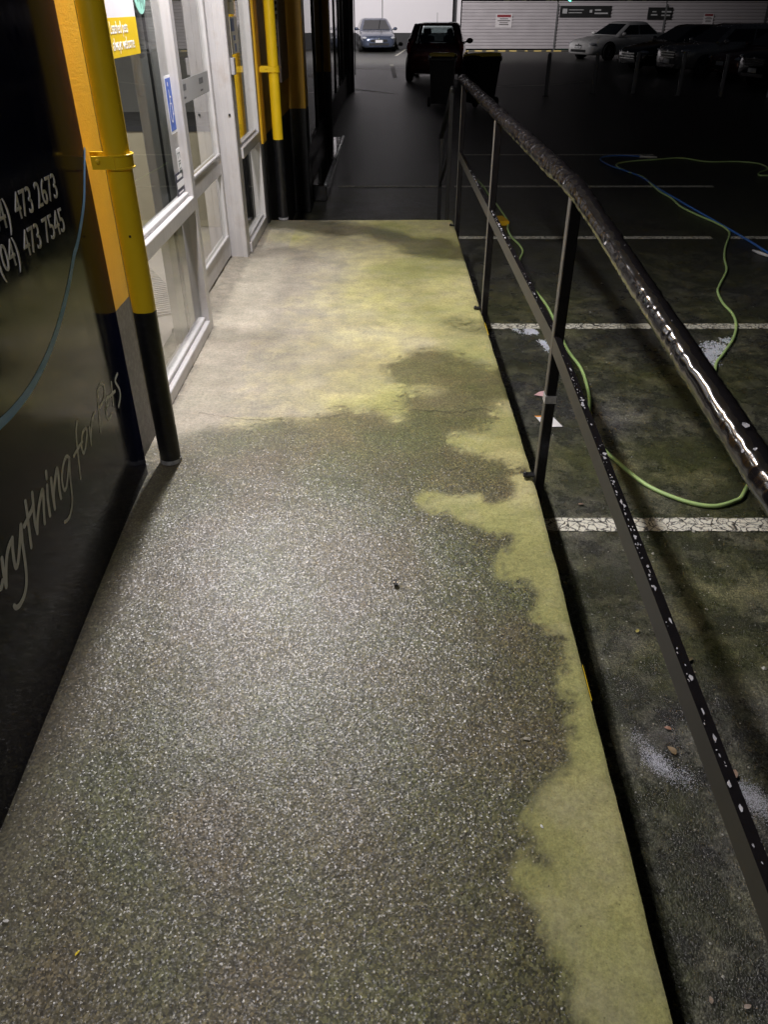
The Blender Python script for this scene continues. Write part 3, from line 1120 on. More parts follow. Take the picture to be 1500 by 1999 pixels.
# ================================================================== DRAINPIPES
def drainpipe(y, label, ctr):
    p = empty("drainpipe", (-0.898, y, 0))
    tag(p, label, "drainpipe")
    MB().lathe([(0.043, 0.012), (0.043, 0.5), (0.043, 1.5), (0.043, 2.94)], 32, 'z').build("pipe", M_PIPE, p, True, 40)
    # painted-on lead foot
    MB().lathe([(0.0445, -0.002), (0.0445, 0.016)], 24, 'z').build("foot", simple("chipped_white_foot", (0.30, 0.30, 0.30), 0.7, 0, 0.9, 40), p, True, 40)
    for z in (1.16, 2.3):
        b = MB()
        n = 20
        rin, rout = 0.044, 0.051
        ring0, ring1 = [], []
        for k in range(n + 1):
            a = -math.pi * 0.5 - 0.25 + (math.pi + 0.5) * k / n
            for (zz, tgt) in ((z - 0.02, ring0), (z + 0.02, ring1)):
                tgt.append((math.cos(a) * rout, math.sin(a) * rout, zz))
        vs_ = ring0 + ring1
        fs_ = [(k, k + 1, n + 1 + k + 1, n + 1 + k) for k in range(n)]
        b.add(vs_, fs_)
        # lips, proud above and below
        b.tube([Vector(q) for q in ring1], 0.0035, 6)
        b.tube([Vector(q) for q in ring0], 0.0035, 6)
        b.box(-0.108, 0.004, 0.046, 0.054, z - 0.02, z + 0.02)
        b.box(-0.072 if y < 4 else -0.104, 0.004, -0.054, -0.046, z - 0.02, z + 0.02)
        b.blob((-0.05, -0.058, z + 0.005), (0.008, 0.006, 0.008))
        b.build("bracket", M_PIPE, p)
    if y < 4:
        MB().box(0.005, 0.012, -0.0436, -0.0415, 0.918, 0.926).build("paint_chip", M_BLACKR, p)
    return p


drainpipe(2.80, "yellow drainpipe with black foot beside the sign panel", 0)
drainpipe(7.135, "yellow drainpipe with black foot at the far end of the landing", 0)

# thin conduit and pole at the far building corner
cp = empty("corner_pole", (-0.86, 24.1, GZ))
tag(cp, "thin dark pole with grey conduit at the far corner of the shop", "pole")
MB().lathe([(0.045, 0), (0.045, 3.6)], 14, 'z').build("pole", M_POST, cp, True, 40)
MB().tube([(0.075, -0.03, 0.4), (0.075, -0.03, 3.6)], 0.014, 8).build("conduit", simple("grey_conduit", (0.35, 0.35, 0.36), 0.4), cp, True)


# ================================================================== NOTICES AND STICKERS
def notices():
    gx = -1.0595
    # poster
    p = empty("pets_poster", (gx, 3.6, 1.42))
    tag(p, "white and yellow poster with white words taped inside the first side window", "poster")
    inv = p.matrix_basis.inverted()

    def ch(o, par=p, iv=inv):
        o.parent = par
        o.matrix_parent_inverse = iv
        return o
    y0, y1 = 3.30, 3.865
    ch(MB().box(gx, gx + 0.0015, y0, y1, 1.42, 2.2).build("sheet", simple("poster_white", (0.80, 0.79, 0.82), 0.4, 0, 0.03)))
    ch(MB().box(gx + 0.0016, gx + 0.0022, y0, y1, 1.421, 1.555).build("yellow_band", simple("poster_yellow", (0.80, 0.56, 0.02), 0.4, 0, 0.05)))
    ch(text_mesh("lettering", "Leashed pets", 0.060, M_WHITE, (gx + 0.0026, y0 + 0.30, 1.502), 0.78, None, 0, 'CENTER', 0.0003))
    ch(text_mesh("lettering", "are always welcome", 0.060, M_WHITE, (gx + 0.0026, y0 + 0.30, 1.446), 0.78, None, 0, 'CENTER', 0.0003))
    # round mint sticker
    gxx = -1.0592
    s = empty("mint_sticker", (gxx, 3.98, 1.66))
    tag(s, "round mint green sticker with dark script marks on the window glass", "sticker")
    n = 40
    pts = [(0, 0.098 * math.cos(2 * math.pi * k / n), 0.098 * math.sin(2 * math.pi * k / n)) for k in range(n)]
    m = MB()
    m.add(pts + [(0.0012, q[1], q[2]) for q in pts], [tuple(range(n)), tuple(range(n, 2 * n))] + [(k, (k + 1) % n, n + (k + 1) % n, n + k) for k in range(n)])
    m.build("disc", simple("mint_vinyl", (0.36, 0.74, 0.62), 0.4, 0, 0.05), s)
    mk = MB()
    dk = simple("dark_print", (0.02, 0.05, 0.05), 0.5)
    for (ya, za, yb, zb) in ((-0.045, -0.02, -0.040, -0.052), (-0.03, -0.02, -0.018, -0.05), (-0.005, -0.02, 0.0, -0.075), (0.012, -0.02, 0.016, -0.055), (0.03, -0.02, 0.034, -0.078), (0.045, -0.02, 0.056, -0.078)):
        mk.ribbon([(0.0012, ya, za), (0.0012, (ya + yb) / 2 + .002, (za + zb) / 2), (0.0012, yb, zb)], 0.006, (1, 0, 0), 0.0006)
    mk.build("script_marks", dk, s)
    # accessible entrance sign
    a_c = onx(333, 205, -1.0592)
    s = empty("wheelchair_sign", (-1.0592, a_c.y, a_c.z))
    tag(s, "blue and white wheelchair access sign on the side window", "sign")
    hw, hh = 0.052, 0.115
    MB().box(0, 0.001, -hw - .01, hw + .01, -hh - .012, hh + .012).build("border", M_WHITE, s)
    MB().box(0.0011, 0.0016, -hw, hw, -hh, hh).build("field", simple("access_blue", (0.02, 0.10, 0.50), 0.4, 0, 0.05), s)
    ic = MB()
    k = 0.075
    def P(a, b): return (0.0016, a * k * 0.62, b * k * 1.35)
    ic.ribbon([P(-.28, .85), P(-.27, .92)], 0.014, (1, 0, 0), 0.0005)
    ic.ribbon([P(-.22, .62), P(-.12, .05), P(.32, .05), P(.50, -.48), P(.68, -.42)], 0.009, (1, 0, 0), 0.0008)
    ic.ribbon([P(-.16, .34), P(.28, .34)], 0.008, (1, 0, 0), 0.0011)
    ic.ribbon([P(-.18 + .52 * math.cos(t_) * 1, -.32 + .42 * math.sin(t_)) for t_ in [R(110 + 250 * q / 14) for q in range(15)]], 0.008, (1, 0, 0), 0.0014)
    ic.build("wheelchair_symbol", M_WHITE, s)
    # payment stickers low on the same glass
    def sticker(px0, py0, px1, py1, name, label, mat, marks):
        a, b = onx(px0, py0, -1.0592), onx(px1, py1, -1.0592)
        e = empty(name, (-1.0592, (a.y + b.y) / 2, (a.z + b.z) / 2))
        tag(e, label, "sticker")
        wy, hz = abs(b.y - a.y) / 2, abs(a.z - b.z) / 2
        MB().box(0, 0.001, -wy, wy, -hz, hz).build("label", mat, e)
        mm = MB()
        for (u0, u1, v0, v1) in marks:
            mm.box(0.0011, 0.0016, -wy + 2 * wy * u0, -wy + 2 * wy * u1, -hz + 2 * hz * v0, -hz + 2 * hz * v1)
        mm.build("print", dk if mat is not dkb else M_WHITE, e)
    dkb = simple("navy_print", (0.03, 0.03, 0.06), 0.5)
    sticker(343, 292, 357, 338, "white_sticker", "narrow white sticker with dark outlined letters below the wheelchair sign", M_WHITE,
            [(.2, .8, .80, .83), (.2, .28, .62, .8), (.72, .8, .62, .8), (.2, .8, .50, .53), (.25, .75, .40, .43), (.25, .33, .30, .40), (.3, .75, .22, .25), (.3, .6, .10, .17)])
    sticker(342, 342, 362, 372, "payment_sticker", "dark and white payment sticker at the bottom of the side window", dkb,
            [(.15, .8, .72, .90), (.05, .95, .30, .60), (.15, .8, .06, .14)])
    # papers on the second sidelight
    a, b = onx(446, -20, -1.0592), onx(470, 27, -1.0592)
    e = empty("window_notice", (-1.0592, 6.30, 1.58))
    tag(e, "cream notice with faint grey print on the second side window", "notice")
    MB().box(0, 0.001, -0.15, 0.15, -0.04, 0.28).build("sheet", simple("cream_paper", (0.78, 0.73, 0.60), 0.6, 0, 0.03), e)
    mm = MB()
    for z in (0.03, 0.08):
        mm.box(0.0011, 0.0015, -0.08, 0.07, z, z + 0.014)
    mm.build("print", simple("faint_print", (0.42, 0.40, 0.36), 0.6), e)
    e = empty("window_stickers", (-1.0592, 6.36, 1.42))
    e.name = "blue_white_sticker"
    tag(e, "blue and white sticker under the cream notice on the second side window", "sticker")
    MB().box(0, 0.001, -0.15, 0.15, -0.115, 0.105).build("label", M_WHITE, e)
    mm = MB()
    mm.box(0.0011, 0.0015, -0.12, 0.02, 0.02, 0.095)
    mm.box(0.0011, 0.0015, -0.06, 0.03, -0.035, -0.005)
    mm.box(0.0011, 0.0015, -0.03, 0.05, -0.105, -0.055)
    mm.build("print", simple("pale_blue_print", (0.22, 0.30, 0.58), 0.5), e)
    # things on the yellow wall
    e = empty("notice_board", (-1.029, 8.95, 0.95))
    tag(e, "tall narrow grey-brown notice board on the yellow wall past the landing", "board")
    MB().box(0, 0.022, -0.33, 0.33, 0, 1.3, 0.003).build("board", simple("grey_brown_board", (0.20, 0.155, 0.12), 0.5), e)
    e = empty("white_label", (-1.029, 8.45, 1.37))
    tag(e, "small white label with dark print on the yellow wall past the landing", "label")
    MB().box(0, 0.01, -0.13, 0.13, -0.11, 0.11, 0.002).build("plate", M_WHITE, e)
    mm = MB()
    for k in range(3):
        mm.box(0.0105, 0.011, -0.08, 0.08, -0.07 + 0.05 * k, -0.05 + 0.05 * k)
    mm.build("print", dk, e)
    e = empty("wall_vent", (-1.029, 8.5, 1.62))
    tag(e, "white slatted vent on the yellow wall above the white label", "vent")
    MB().box(0, 0.008, -0.13, 0.13, -0.12, 0.25).build("frame", simple("vent_dark", (0.05, 0.04, 0.035), 0.6), e)
    for k in range(7):
        MB().box(0.0085, 0.022, -0.10, 0.10, -0.10 + 0.05 * k, -0.075 + 0.05 * k).build("slat", M_WHITE, e)


notices()


# ================================================================== HANDRAIL
def rail_z(y, z0):
    return z0 - max(0.0, 2.62 - y) * 0.095


def build_handrail():
    h = empty("handrail", (0.632, 4.0, GZ))
    tag(h, "black steel handrail with flaking paint along the edge of the walkway", "handrail")
    inv = h.matrix_basis.inverted()

    def ch(o):
        o.parent = h
        o.matrix_parent_inverse = inv
        return o
    NR = 1000
    ys = [-1.3 + k * (7.03 + 1.3) / NR for k in range(NR + 1)]
    # soft bend at the kink
    def zr(y): return sum(rail_z(y + d, 1.10) for d in (-.09, -.045, 0, .045, .09)) / 5
    pts = [Vector((0.627 + 0.0015 * mnoise.noise(Vector((0, y * 3, 1))), y, zr(y))) for y in ys]
    # lumpy, over-painted tube
    rs = [0.029 + 0.0008 * mnoise.noise(Vector((3, y * 9, 0))) for y in ys]
    o = MB().tube(pts, rs, 28).build("top_rail", M_RAIL, None, True)
    ctr = pts
    for v in o.data.vertices:
        y = v.co.y
        k = min(NR, max(0, int(round((y + 1.3) / (7.03 + 1.3) * NR))))
        d = v.co - ctr[k]
        d.y = 0
        amt = 0.22 + 0.78 * min(1, max(0, (y - 2.35) / 0.7))
        q = Vector((v.co.x * 20, y * 22, v.co.z * 20))
        q = q + 0.8 * Vector((mnoise.noise(q * 0.5), mnoise.noise(q * 0.5 + Vector((9, 9, 9))), 0))
        rid = 1 - abs(mnoise.noise(q)) * 2.2
        wr = max(0, rid) ** 1.5 + 0.5 * mnoise.noise(q * 2.3)
        v.co += d.normalized() * 0.0070 * amt * wr
    ch(o)
    # flat lower rail in bays
    py = [0.42, 2.665, 4.71, 6.86]
    ends = [-1.3] + py + [None]
    for a, b in ((-1.3, 0.398), (0.442, 2.643), (2.687, 4.688), (4.732, 6.838)):
        m = MB()
        n = 16
        rings = []
        for k in range(n + 1):
            y = a + (b - a) * k / n
            z = rail_z(y, 0.602)
            rings.append([(0.6135, y, z), (0.6365, y, z), (0.6365, y, z - 0.062), (0.6135, y, z - 0.062)])
        m.loft(rings)
        ch(m.build("lower_rail", M_MID))
    for y in py:
        m = MB()
        zt = rail_z(y, 1.10) - 0.024
        m.box(0.6125, 0.6525, y - 0.02, y + 0.02, GZ + 0.06, zt, 0.003)
        ch(m.build("post", M_FRAMEPOST))
        # fixing lug lying on the slab edge
        t_ = MB()
        z = slab_z(y) + 0.004
        t_.box(0.565, 0.611, y - 0.016, y + 0.014, z, z + 0.010, 0.002)
        t_.blob((0.575, y, z + 0.012), (0.008, 0.008, 0.006))
        ch(t_.build("fixing_lug", M_POST))
    # torn tape on the third post
    tp = MB()
    c = onx(1072, 773, 0.63)
    z = c.z
    tp.box(0.6105, 0.6545, py[1] - 0.0222, py[1] + 0.0222, z - 0.020, z + 0.012, 0.001)
    ch(tp.build("tape", simple("silver_tape", (0.45, 0.44, 0.44), 0.35, 0.2, 0.6, 60)))
    # paint skins that have lifted and hang on the rails
    fl = MB()
    for k in range(230):
        y = random.choice((0.9, 1.45, 1.75, 2.3, 3.2, 4.1, 4.4, 5.6)) + random.gauss(0, 0.16)
        z = rail_z(y, 0.602) + 0.001
        if any(abs(y - q) < 0.03 for q in py): continue
        s = random.uniform(0.001, 0.003) * (2.6 if random.random() < 0.22 else 1)
        x = 0.6150 + s * .6 + abs(random.gauss(0, 0.005))
        if x + s > 0.636 or y > 6.8: continue
        n = 6
        ring = [(max(.6137, min(.6363, x + s * random.uniform(.25, 1.3) * math.cos(6.283 * q / n) * .8)), y + s * random.uniform(.4, 2.6) * math.sin(6.283 * q / n), z + random.uniform(0, .0015)) for q in range(n)]
        fl.add(ring, [tuple(range(n))])
    ch(tag(fl.build("paint_flakes", simple("lifted_paint_flake", (0.42, 0.42, 0.44), 0.4, 0, 0.3)), kind="stuff"))
    tr = MB()
    for k in range(75):
        y = random.uniform(0.9, 6.9)
        a = random.gauss(0.9, 0.75)
        zc = zr(y)
        rr = 0.0302
        cx, cz = 0.627 + math.sin(-a) * rr, zc + math.cos(a) * rr
        s = random.uniform(0.0014, 0.0048) * (1.8 if random.random() < 0.1 else 1)
        n = 6
        tx = Vector((math.cos(a), 0, math.sin(a)))
        ring = []
        for q in range(n):
            p = Vector((cx, y, cz)) + tx * (s * random.uniform(.5, 1.1) * math.cos(6.283 * q / n)) + Vector((0, 1, 0)) * (s * random.uniform(.6, 1.6) * math.sin(6.283 * q / n))
            ring.append(p + Vector((-math.sin(a), 0, math.cos(a))) * random.uniform(0, .002))
        tr.add(ring, [tuple(range(n))])
    ch(tag(tr.build("paint_flakes", simple("lifted_paint_flake", (0.42, 0.42, 0.44), 0.4, 0, 0.3)), kind="stuff"))


build_handrail()


def build_step_rail():
    h = empty("step_handrail", (0.55, 7.2, GZ))
    tag(h, "thin black handrail going down the steps beyond the landing", "handrail")
    inv = h.matrix_basis.inverted()

    def ch(o):
        o.parent = h
        o.matrix_parent_inverse = inv
    ch(MB().box(0.54, 0.575, 7.10, 7.135, GZ + 0.06, 1.0, 0.003).build("post", M_POST))
    ch(MB().box(0.54, 0.575, 8.10, 8.135, GZ, 0.52, 0.003).build("post", M_POST))
    ch(MB().tube([(0.557, 7.06, 1.03), (0.557, 8.25, 0.50)], 0.02, 12).build("top_rail", M_POST, None, True))
    ch(MB().tube([(0.557, 7.14, 0.55), (0.557, 8.10, 0.10)], 0.012, 8).build("lower_rail", M_POST, None, True))


build_step_rail()


# ================================================================== HOSES, LITTER, FOAM
def hose(name, label, px, r, mat, group=None):
    pts = [onz(x, y, GZ + r + 0.002) for (x, y) in px]
    path = smooth_path(pts, 10)
    o = MB().tube(path, r, 10).build(name, mat, None, True)
    tag(o, label, "hose", group)
    return o


M_HOSEG = simple("lime_hose_rubber", (0.42, 0.60, 0.22), 0.45, 0, 0.15, 5)
M_HOSEB = simple("blue_hose_rubber", (0.05, 0.17, 0.55), 0.45, 0, 0.15, 5)
hose("garden_hose", "pale lime green hose looping across the wet car park", [(1530, 342), (1486, 343), (1484, 337), (1500, 330), (1482, 320), (1440, 316), (1380, 316), (1330, 309), (1280, 312), (1235, 315), (1208, 320), (1206, 326), (1230, 337), (1256, 346), (1272, 360), (1288, 374), (1312, 388), (1330, 404), (1362, 420), (1395, 434), (1418, 447), (1425, 458), (1417, 482), (1415, 505), (1419, 528), (1406, 556), (1402, 570), (1412, 592), (1430, 612), (1438, 634), (1432, 662), (1412, 692), (1398, 714), (1400, 760), (1440, 840), (1468, 910), (1452, 964), (1432, 979), (1390, 988), (1330, 976), (1260, 945), (1200, 896), (1166, 862), (1151, 818), (1151, 776), (1136, 722), (1106, 678), (1070, 600), (1035, 555), (1017, 524), (1015, 508), (1021, 492), (1015, 479), (1000, 464), (992, 448), (991, 431), (972, 402), (955, 381), (944, 364), (927, 347), (910, 330), (902, 318)], 0.0105, M_HOSEG)
hose("water_hose", "blue hose running straight across the car park to a loop at a parking line", [(1560, 530), (1500, 494), (1462, 470), (1400, 434), (1340, 400), (1325, 391), (1290, 371), (1256, 348), (1228, 336), (1195, 325), (1174, 314), (1178, 307), (1205, 304), (1240, 305), (1256, 307)], 0.0115, M_HOSEB)
cpl = onz(1485, 490, GZ + 0.02)
o = MB().tube([onz(1470, 489, GZ + .016), onz(1484, 494, GZ + .016), onz(1500, 500, GZ + .016)], [0.010, 0.016, 0.012], 10).build("hose_coupling", simple("white_plastic", (0.75, 0.75, 0.75), 0.4), None, True)
tag(o, "white plastic coupling lying beside the blue hose", "coupling")
o = MB().tube([onz(1250, 306, GZ + .018), onz(1258, 306.5, GZ + .018), onz(1266, 307, GZ + .018), onz(1283, 307.5, GZ + .018)], [0.022, 0.014, 0.02, 0.012], 10).build("hose_nozzle", simple("pale_nozzle_plastic", (0.6, 0.6, 0.55), 0.4), None, True)
tag(o, "pale spray nozzle at the end of the blue hose", "nozzle")


def foam_patch(label, poly_px, count, smin, smax, plane=None):
    poly = [(onz(*p).x, onz(*p).y) for p in poly_px]
    xs, ys = [p[0] for p in poly], [p[1] for p in poly]
    m = MB()
    k = 0
    tries = 0
    while k < count and tries < count * 20:
        tries += 1
        x, y = random.uniform(min(xs), max(xs)), random.uniform(min(ys), max(ys))
        if not inpoly(np.array([x]), np.array([y]), poly)[0]: continue
        dn = mnoise.noise(Vector((x * 11, y * 11, 2))) + 0.6 * mnoise.noise(Vector((x * 34, y * 34, 5)))
        if random.random() > 0.35 + 1.4 * dn: continue
        x += random.gauss(0, 0.012)
        y += random.gauss(0, 0.02)
        s = random.uniform(smin, smax)
        m.blob((x, y, GZ + 0.001), (s, s, s * 0.45), 6, 4)
        k += 1
    o = m.build("soap_foam", M_FOAM, None, True)
    tag(o, label, "foam", None, "stuff")


foam_patch("white soap foam left on the asphalt beside the lime hose", [(1362, 672), (1400, 664), (1428, 655), (1415, 690), (1396, 716), (1380, 700)], 1500, .0012, .0065)
foam_patch("white soap foam behind the lower rail near a parking line", [(1004, 642), (1022, 638), (1050, 650), (1042, 656), (1024, 656)], 700, .0015, .007)
foam_patch("thin trail of soap foam under the lower rail", [(1052, 664), (1066, 668), (1078, 685), (1070, 686)], 330, .0015, .006)
foam_patch("streak of soap foam along the gutter beside the walkway", [(1235, 1430), (1262, 1445), (1290, 1482), (1340, 1510), (1378, 1528), (1375, 1545), (1330, 1525), (1280, 1500), (1250, 1470)], 2600, .0005, .0014)
foam_patch("smeared soap foam beyond the lower rail", [(1430, 1520), (1480, 1545), (1510, 1575), (1510, 1620), (1470, 1590), (1440, 1550)], 2600, .0005, .0014)


# leaf litter and specks on the car park
def leaf(px, py, L, col, label, rz):
    L *= 0.72
    p = onz(px, py, GZ + 0.004)
    n = 9
    m = MB()
    top, bot, mid = [], [], []
    for k in range(n):
        t = k / (n - 1)
        w = math.sin(math.pi * t ** 0.8) * 0.27 * L
        zc = 0.003 + 0.06 * L * math.sin(4 * t)
        mid.append((L * (t - .5), 0, zc))
        top.append((L * (t - .5), w * (1 + .15 * math.sin(9 * t)), zc + 0.05 * w * math.sin(7 * t)))
        bot.append((L * (t - .5), -w, zc + 0.20 * w))
    m.add(mid + top + bot, [(k, k + 1, n + k + 1, n + k) for k in range(n - 1)] + [(k, 2 * n + k, 2 * n + k + 1, k + 1) for k in range(n - 1)])
    o = m.build("fallen_leaf", simple("leaf_%d_%d" % (int(col[0] * 100), int(col[1] * 100)), col, 0.5, 0, 0.3, 40), None, True)
    o.location = p
    o.rotation_euler = (0, 0, rz)
    tag(o, label, "leaf")


leaf(1244, 1072, 0.085, (0.30, 0.17, 0.09), "brown fallen leaf next to the cracked near parking line", 1.2)
leaf(1345, 1288, 0.06, (0.16, 0.13, 0.07), "olive fallen leaf beside the lower rail shadow", 0.4)
leaf(1312, 1465, 0.055, (0.22, 0.16, 0.09), "curled tan leaf beside the foam streak", 2.0)
leaf(1432, 1512, 0.07, (0.28, 0.20, 0.15), "pinkish fallen leaf beyond the lower rail", 0.9)
leaf(1415, 1486, 0.05, (0.15, 0.12, 0.06), "dark fallen leaf above the pinkish leaf", 2.6)
leaf(1135, 985, 0.045, (0.25, 0.17, 0.13), "small brown leaf between the post and the near parking line", 0.2)
leaf(1460, 1965, 0.030, (0.33, 0.27, 0.22), "pale leaf on the asphalt at the foot of the ramp", 0.3)
leaf(1388, 1952, 0.028, (0.25, 0.2, 0.15), "tan leaf in the gutter at the foot of the ramp", 1.4)
leaf(1245, 1232, 0.035, (0.42, 0.36, 0.10), "yellowish leaf scrap between walkway and lower rail", 1.0)
leaf(1304, 1422, 0.035, (0.34, 0.18, 0.12), "reddish twig-like leaf beside the foam streak", 2.7)


def specks():
    m = MB()
    for k in range(1100):
        if k < 600:
            x, y = random.uniform(0.66, 3.2), random.uniform(0.6, 7)
        else:
            x, y = random.uniform(0.66, 1.5), random.uniform(0.5, 3.0)
        s = random.choice([.0012, .0016, .0022, .003, .0042])
        if k % 40 == 0: s *= 2.4
        n = 5
        a0 = random.random() * 6
        ring = [(x + s * random.uniform(.6, 1.3) * math.cos(a0 + 6.283 * q / n), y + s * random.uniform(.6, 1.3) * math.sin(a0 + 6.283 * q / n), GZ + .003) for q in range(n)]
        top = (x, y, GZ + 0.003 + s * 0.8)
        m.add(ring + [top], [(q, (q + 1) % n, n) for q in range(n)])
    o = m.build("grit", simple("pale_grit", (0.42, 0.41, 0.36), 0.35, 0, 0.3), None)
    tag(o, "pale grit and specks scattered over the wet car park", "grit", None, "stuff")
    m = MB()
    for k in range(240):
        x, y = random.uniform(-0.9, 0.58), random.uniform(0.5, 6.8)
        s = random.choice([.0010, .0014, .002, .0028])
        n = 5
        z = slab_z(y) + 0.002
        ring = [(x + s * random.uniform(.6, 1.3) * math.cos(6.283 * q / n), y + s * random.uniform(.6, 1.3) * math.sin(6.283 * q / n), z) for q in range(n)]
        m.add(ring + [(x, y, z + s)], [(q, (q + 1) % n, n) for q in range(n)])
    o = m.build("grit", simple("mixed_grit", (0.16, 0.13, 0.09), 0.6, 0, 0.9, 400), None)
    tag(o, "small dark grit and specks lying on the concrete walkway", "grit", None, "stuff")


specks()


def small_litter():
    # paper label
    e = MB()
    c = [onz(*p, GZ + 0.005) for p in ((1044, 812), (1078, 812), (1099, 833), (1064, 834))]
    e.add([q for q in c] + [q + Vector((0, 0, 0.0012)) for q in c], [(0, 1, 2, 3), (4, 5, 6, 7), (0, 1, 5, 4), (1, 2, 6, 5), (2, 3, 7, 6), (3, 0, 4, 7)])
    o = e.build("paper_label", simple("wet_paper", (0.78, 0.77, 0.76), 0.5, 0, 0.05))
    tag(o, "white paper label with an orange edge lying behind the handrail post", "label")
    b = MB()
    up = Vector((0, 0, 0.0018))
    d = (c[3] - c[0]) * 0.12
    b.add([c[0] + up, c[1] + up, c[1] + d + up, c[0] + d + up], [(0, 1, 2, 3)])
    b.build("orange_band", simple("orange_print", (0.75, 0.28, 0.03), 0.5), o)
    # pink scrap by the tape
    p = onz(1060, 770, GZ + 0.004)
    m = MB()
    pts = [onz(*q, GZ + 0.004 + 0.01 * random.random()) for q in ((1043, 771), (1053, 765), (1064, 763), (1070, 768), (1066, 776), (1056, 773))]
    m.add(pts, [tuple(range(6))])
    o = m.build("paper_scrap", simple("pink_paper", (0.60, 0.38, 0.38), 0.6, 0, 0.3, 60))
    tag(o, "crumpled pink paper scrap on the ground behind the taped post", "paper")
    # yellow block
    a, b_ = onz(971, 439), onz(985, 425)
    m = MB()
    m.box(-0.055, 0.055, -0.14, 0.14, 0.0, 0.05, 0.008)
    o = m.build("reflector_block", simple("yellow_plastic", (0.72, 0.42, 0.02), 0.4))
    o.location = onz(979, 436)
    o.rotation_euler = (0, 0, R(8))
    tag(o, "small yellow plastic block on the asphalt beside the lime hose", "block")
    # yellow strip stuck on slab edge
    def strip(pa, pb, label):
        a, b = onslab(*pa), onslab(*pb)
        m = MB()
        m.add([(EDGE_X + .0035, a.y, a.z - .010), (EDGE_X + .0035, b.y, b.z - .010), (EDGE_X + .0035, b.y, b.z - .002), (EDGE_X + .0035, a.y, a.z - .004),
               (EDGE_X + .003, a.y, a.z - .010), (EDGE_X + .003, b.y, b.z - .010), (EDGE_X + .003, b.y, b.z - .002), (EDGE_X + .003, a.y, a.z - .004)],
              [(0, 1, 2, 3), (4, 5, 6, 7), (0, 1, 5, 4), (2, 3, 7, 6), (0, 3, 7, 4), (1, 2, 6, 5)])
        o = m.build("edge_strip", simple("yellow_edge_paint", (0.78, 0.55, 0.03), 0.45))
        tag(o, label, "strip")
    strip((1140, 1295), (1157, 1365), "yellow strip peeling from the edge of the ramp")
    strip((944, 628), (952, 652), "short yellow paint strip on the landing edge beside a post")
    # burnt cigarette-end sized black and tan scrap
    p = onslab(773, 1141)
    e = empty("litter_scrap", p + Vector((0, 0, 0.004)), R(10))
    tag(e, "tiny black and cream scrap lying in the middle of the ramp", "litter")
    MB().box(-0.0065, 0.0065, -0.014, 0.018, 0, 0.006, 0.0015).build("stub", M_BLACKR, e)
    MB().box(-0.0085, -0.0030, -0.003, 0.004, 0.0062, 0.008, 0.0006).build("cream_end", simple("cream_scrap", (0.72, 0.60, 0.42), 0.6), e)
    MB().box(0.0030, 0.0085, -0.006, 0.001, 0.0062, 0.008, 0.0006).build("cream_end", simple("cream_scrap", (0.72, 0.60, 0.42), 0.6), e)
    # yellow petal, white bits, gum
    def bit(px, py, s, col, name, label, rz=0.5):
        p = onslab(px, py)
        m = MB()
        ring = [(s * math.cos(6.283 * q / 7) * random.uniform(.7, 1.2), s * .5 * math.sin(6.283 * q / 7) * random.uniform(.7, 1.2), random.uniform(0, .001)) for q in range(7)]
        m.add(ring + [(0, 0, .003)], [(q, (q + 1) % 7, 7) for q in range(7)])
        o = m.build(name, simple("bit_%d%d%d" % tuple(int(c * 99) for c in col), col, 0.5))
        o.location = p + Vector((0, 0, .003))
        o.rotation_euler = (-math.atan(RAMP_S) * 0, 0, rz)
        tag(o, label, "litter")
    bit(151, 1861, .007, (.85, .65, .05), "petal", "tiny bright yellow petal on the wet ramp", 1.0)
    bit(1058, 1614, .007, (.8, .8, .75), "paper_fleck", "white paper fleck on the dry mossy edge of the ramp", 2.0)
    bit(1030, 1443, .014, (.30, .28, .22), "gum_spot", "flattened grey gum spot on the wet ramp near its dry edge", 0)
    bit(12, 1798, .008, (.55, .54, .50), "paper_fleck", "pale fleck on the wet ramp beside the sign panel", 0)


small_litter()


# ================================================================== CANOPY LIGHTS
def canopy_light(y, power, label, x=-0.81):
    e = empty("canopy_light", (x, y, 2.95))
    tag(e, label, "light")
    MB().box(-0.07, 0.07, -0.66, 0.66, -0.06, -0.002, 0.006).build("housing", simple("white_light_housing", (0.7, 0.7, 0.7), 0.4), e)
    MB().box(-0.055, 0.055, -0.62, 0.62, -0.085, -0.062, 0.004).build("diffuser", emitter("fluorescent_diffuser", (1.0, 0.97, 0.95), 1.5), e)
    ld = bpy.data.lights.new("canopy_lamp", 'AREA')
    ld.shape = 'RECTANGLE'
    ld.size, ld.size_y = 0.11, 1.24
    ld.energy = power
    ld.color = (1.0, 0.955, 0.975)
    lo = bpy.data.objects.new("lamp", ld)
    COL.objects.link(lo)
    lo.parent = e
    lo.location = (0, 0, -0.10)


canopy_light(3.92, CANOPY_POWER, "fluorescent light under the canopy above the entrance door")
canopy_light(-0.35, CANOPY_POWER_BACK, "fluorescent light under the canopy above the foot of the ramp")


def shop_light():
    e = empty("ceiling_light", (-3.0, 5.2, 2.955))
    tag(e, "square ceiling light inside the shop", "light")
    MB().box(-0.3, 0.3, -0.3, 0.3, -0.05, -0.001, 0.005).build("housing", simple("white_light_housing", (0.7, 0.7, 0.7), 0.4), e)
    ld = bpy.data.lights.new("shop_lamp", 'AREA')
    ld.size = 0.55
    ld.energy = SHOP_POWER
    ld.color = (1.0, 0.96, 0.92)
    lo = bpy.data.objects.new("lamp", ld)
    COL.objects.link(lo)
    lo.parent = e
    lo.location = (0, 0, -0.06)


shop_light()

# ================================================================== FAR SIDE OF THE CAR PARK
WY = 47.6
M_WWALL = simple("white_render", (0.78, 0.755, 0.77), 0.7, 0, 0.03, 1.2, bump=0.1, bscale=8)
M_PLINTH = simple("dark_plinth_paint", (0.02, 0.02, 0.022), 0.6)


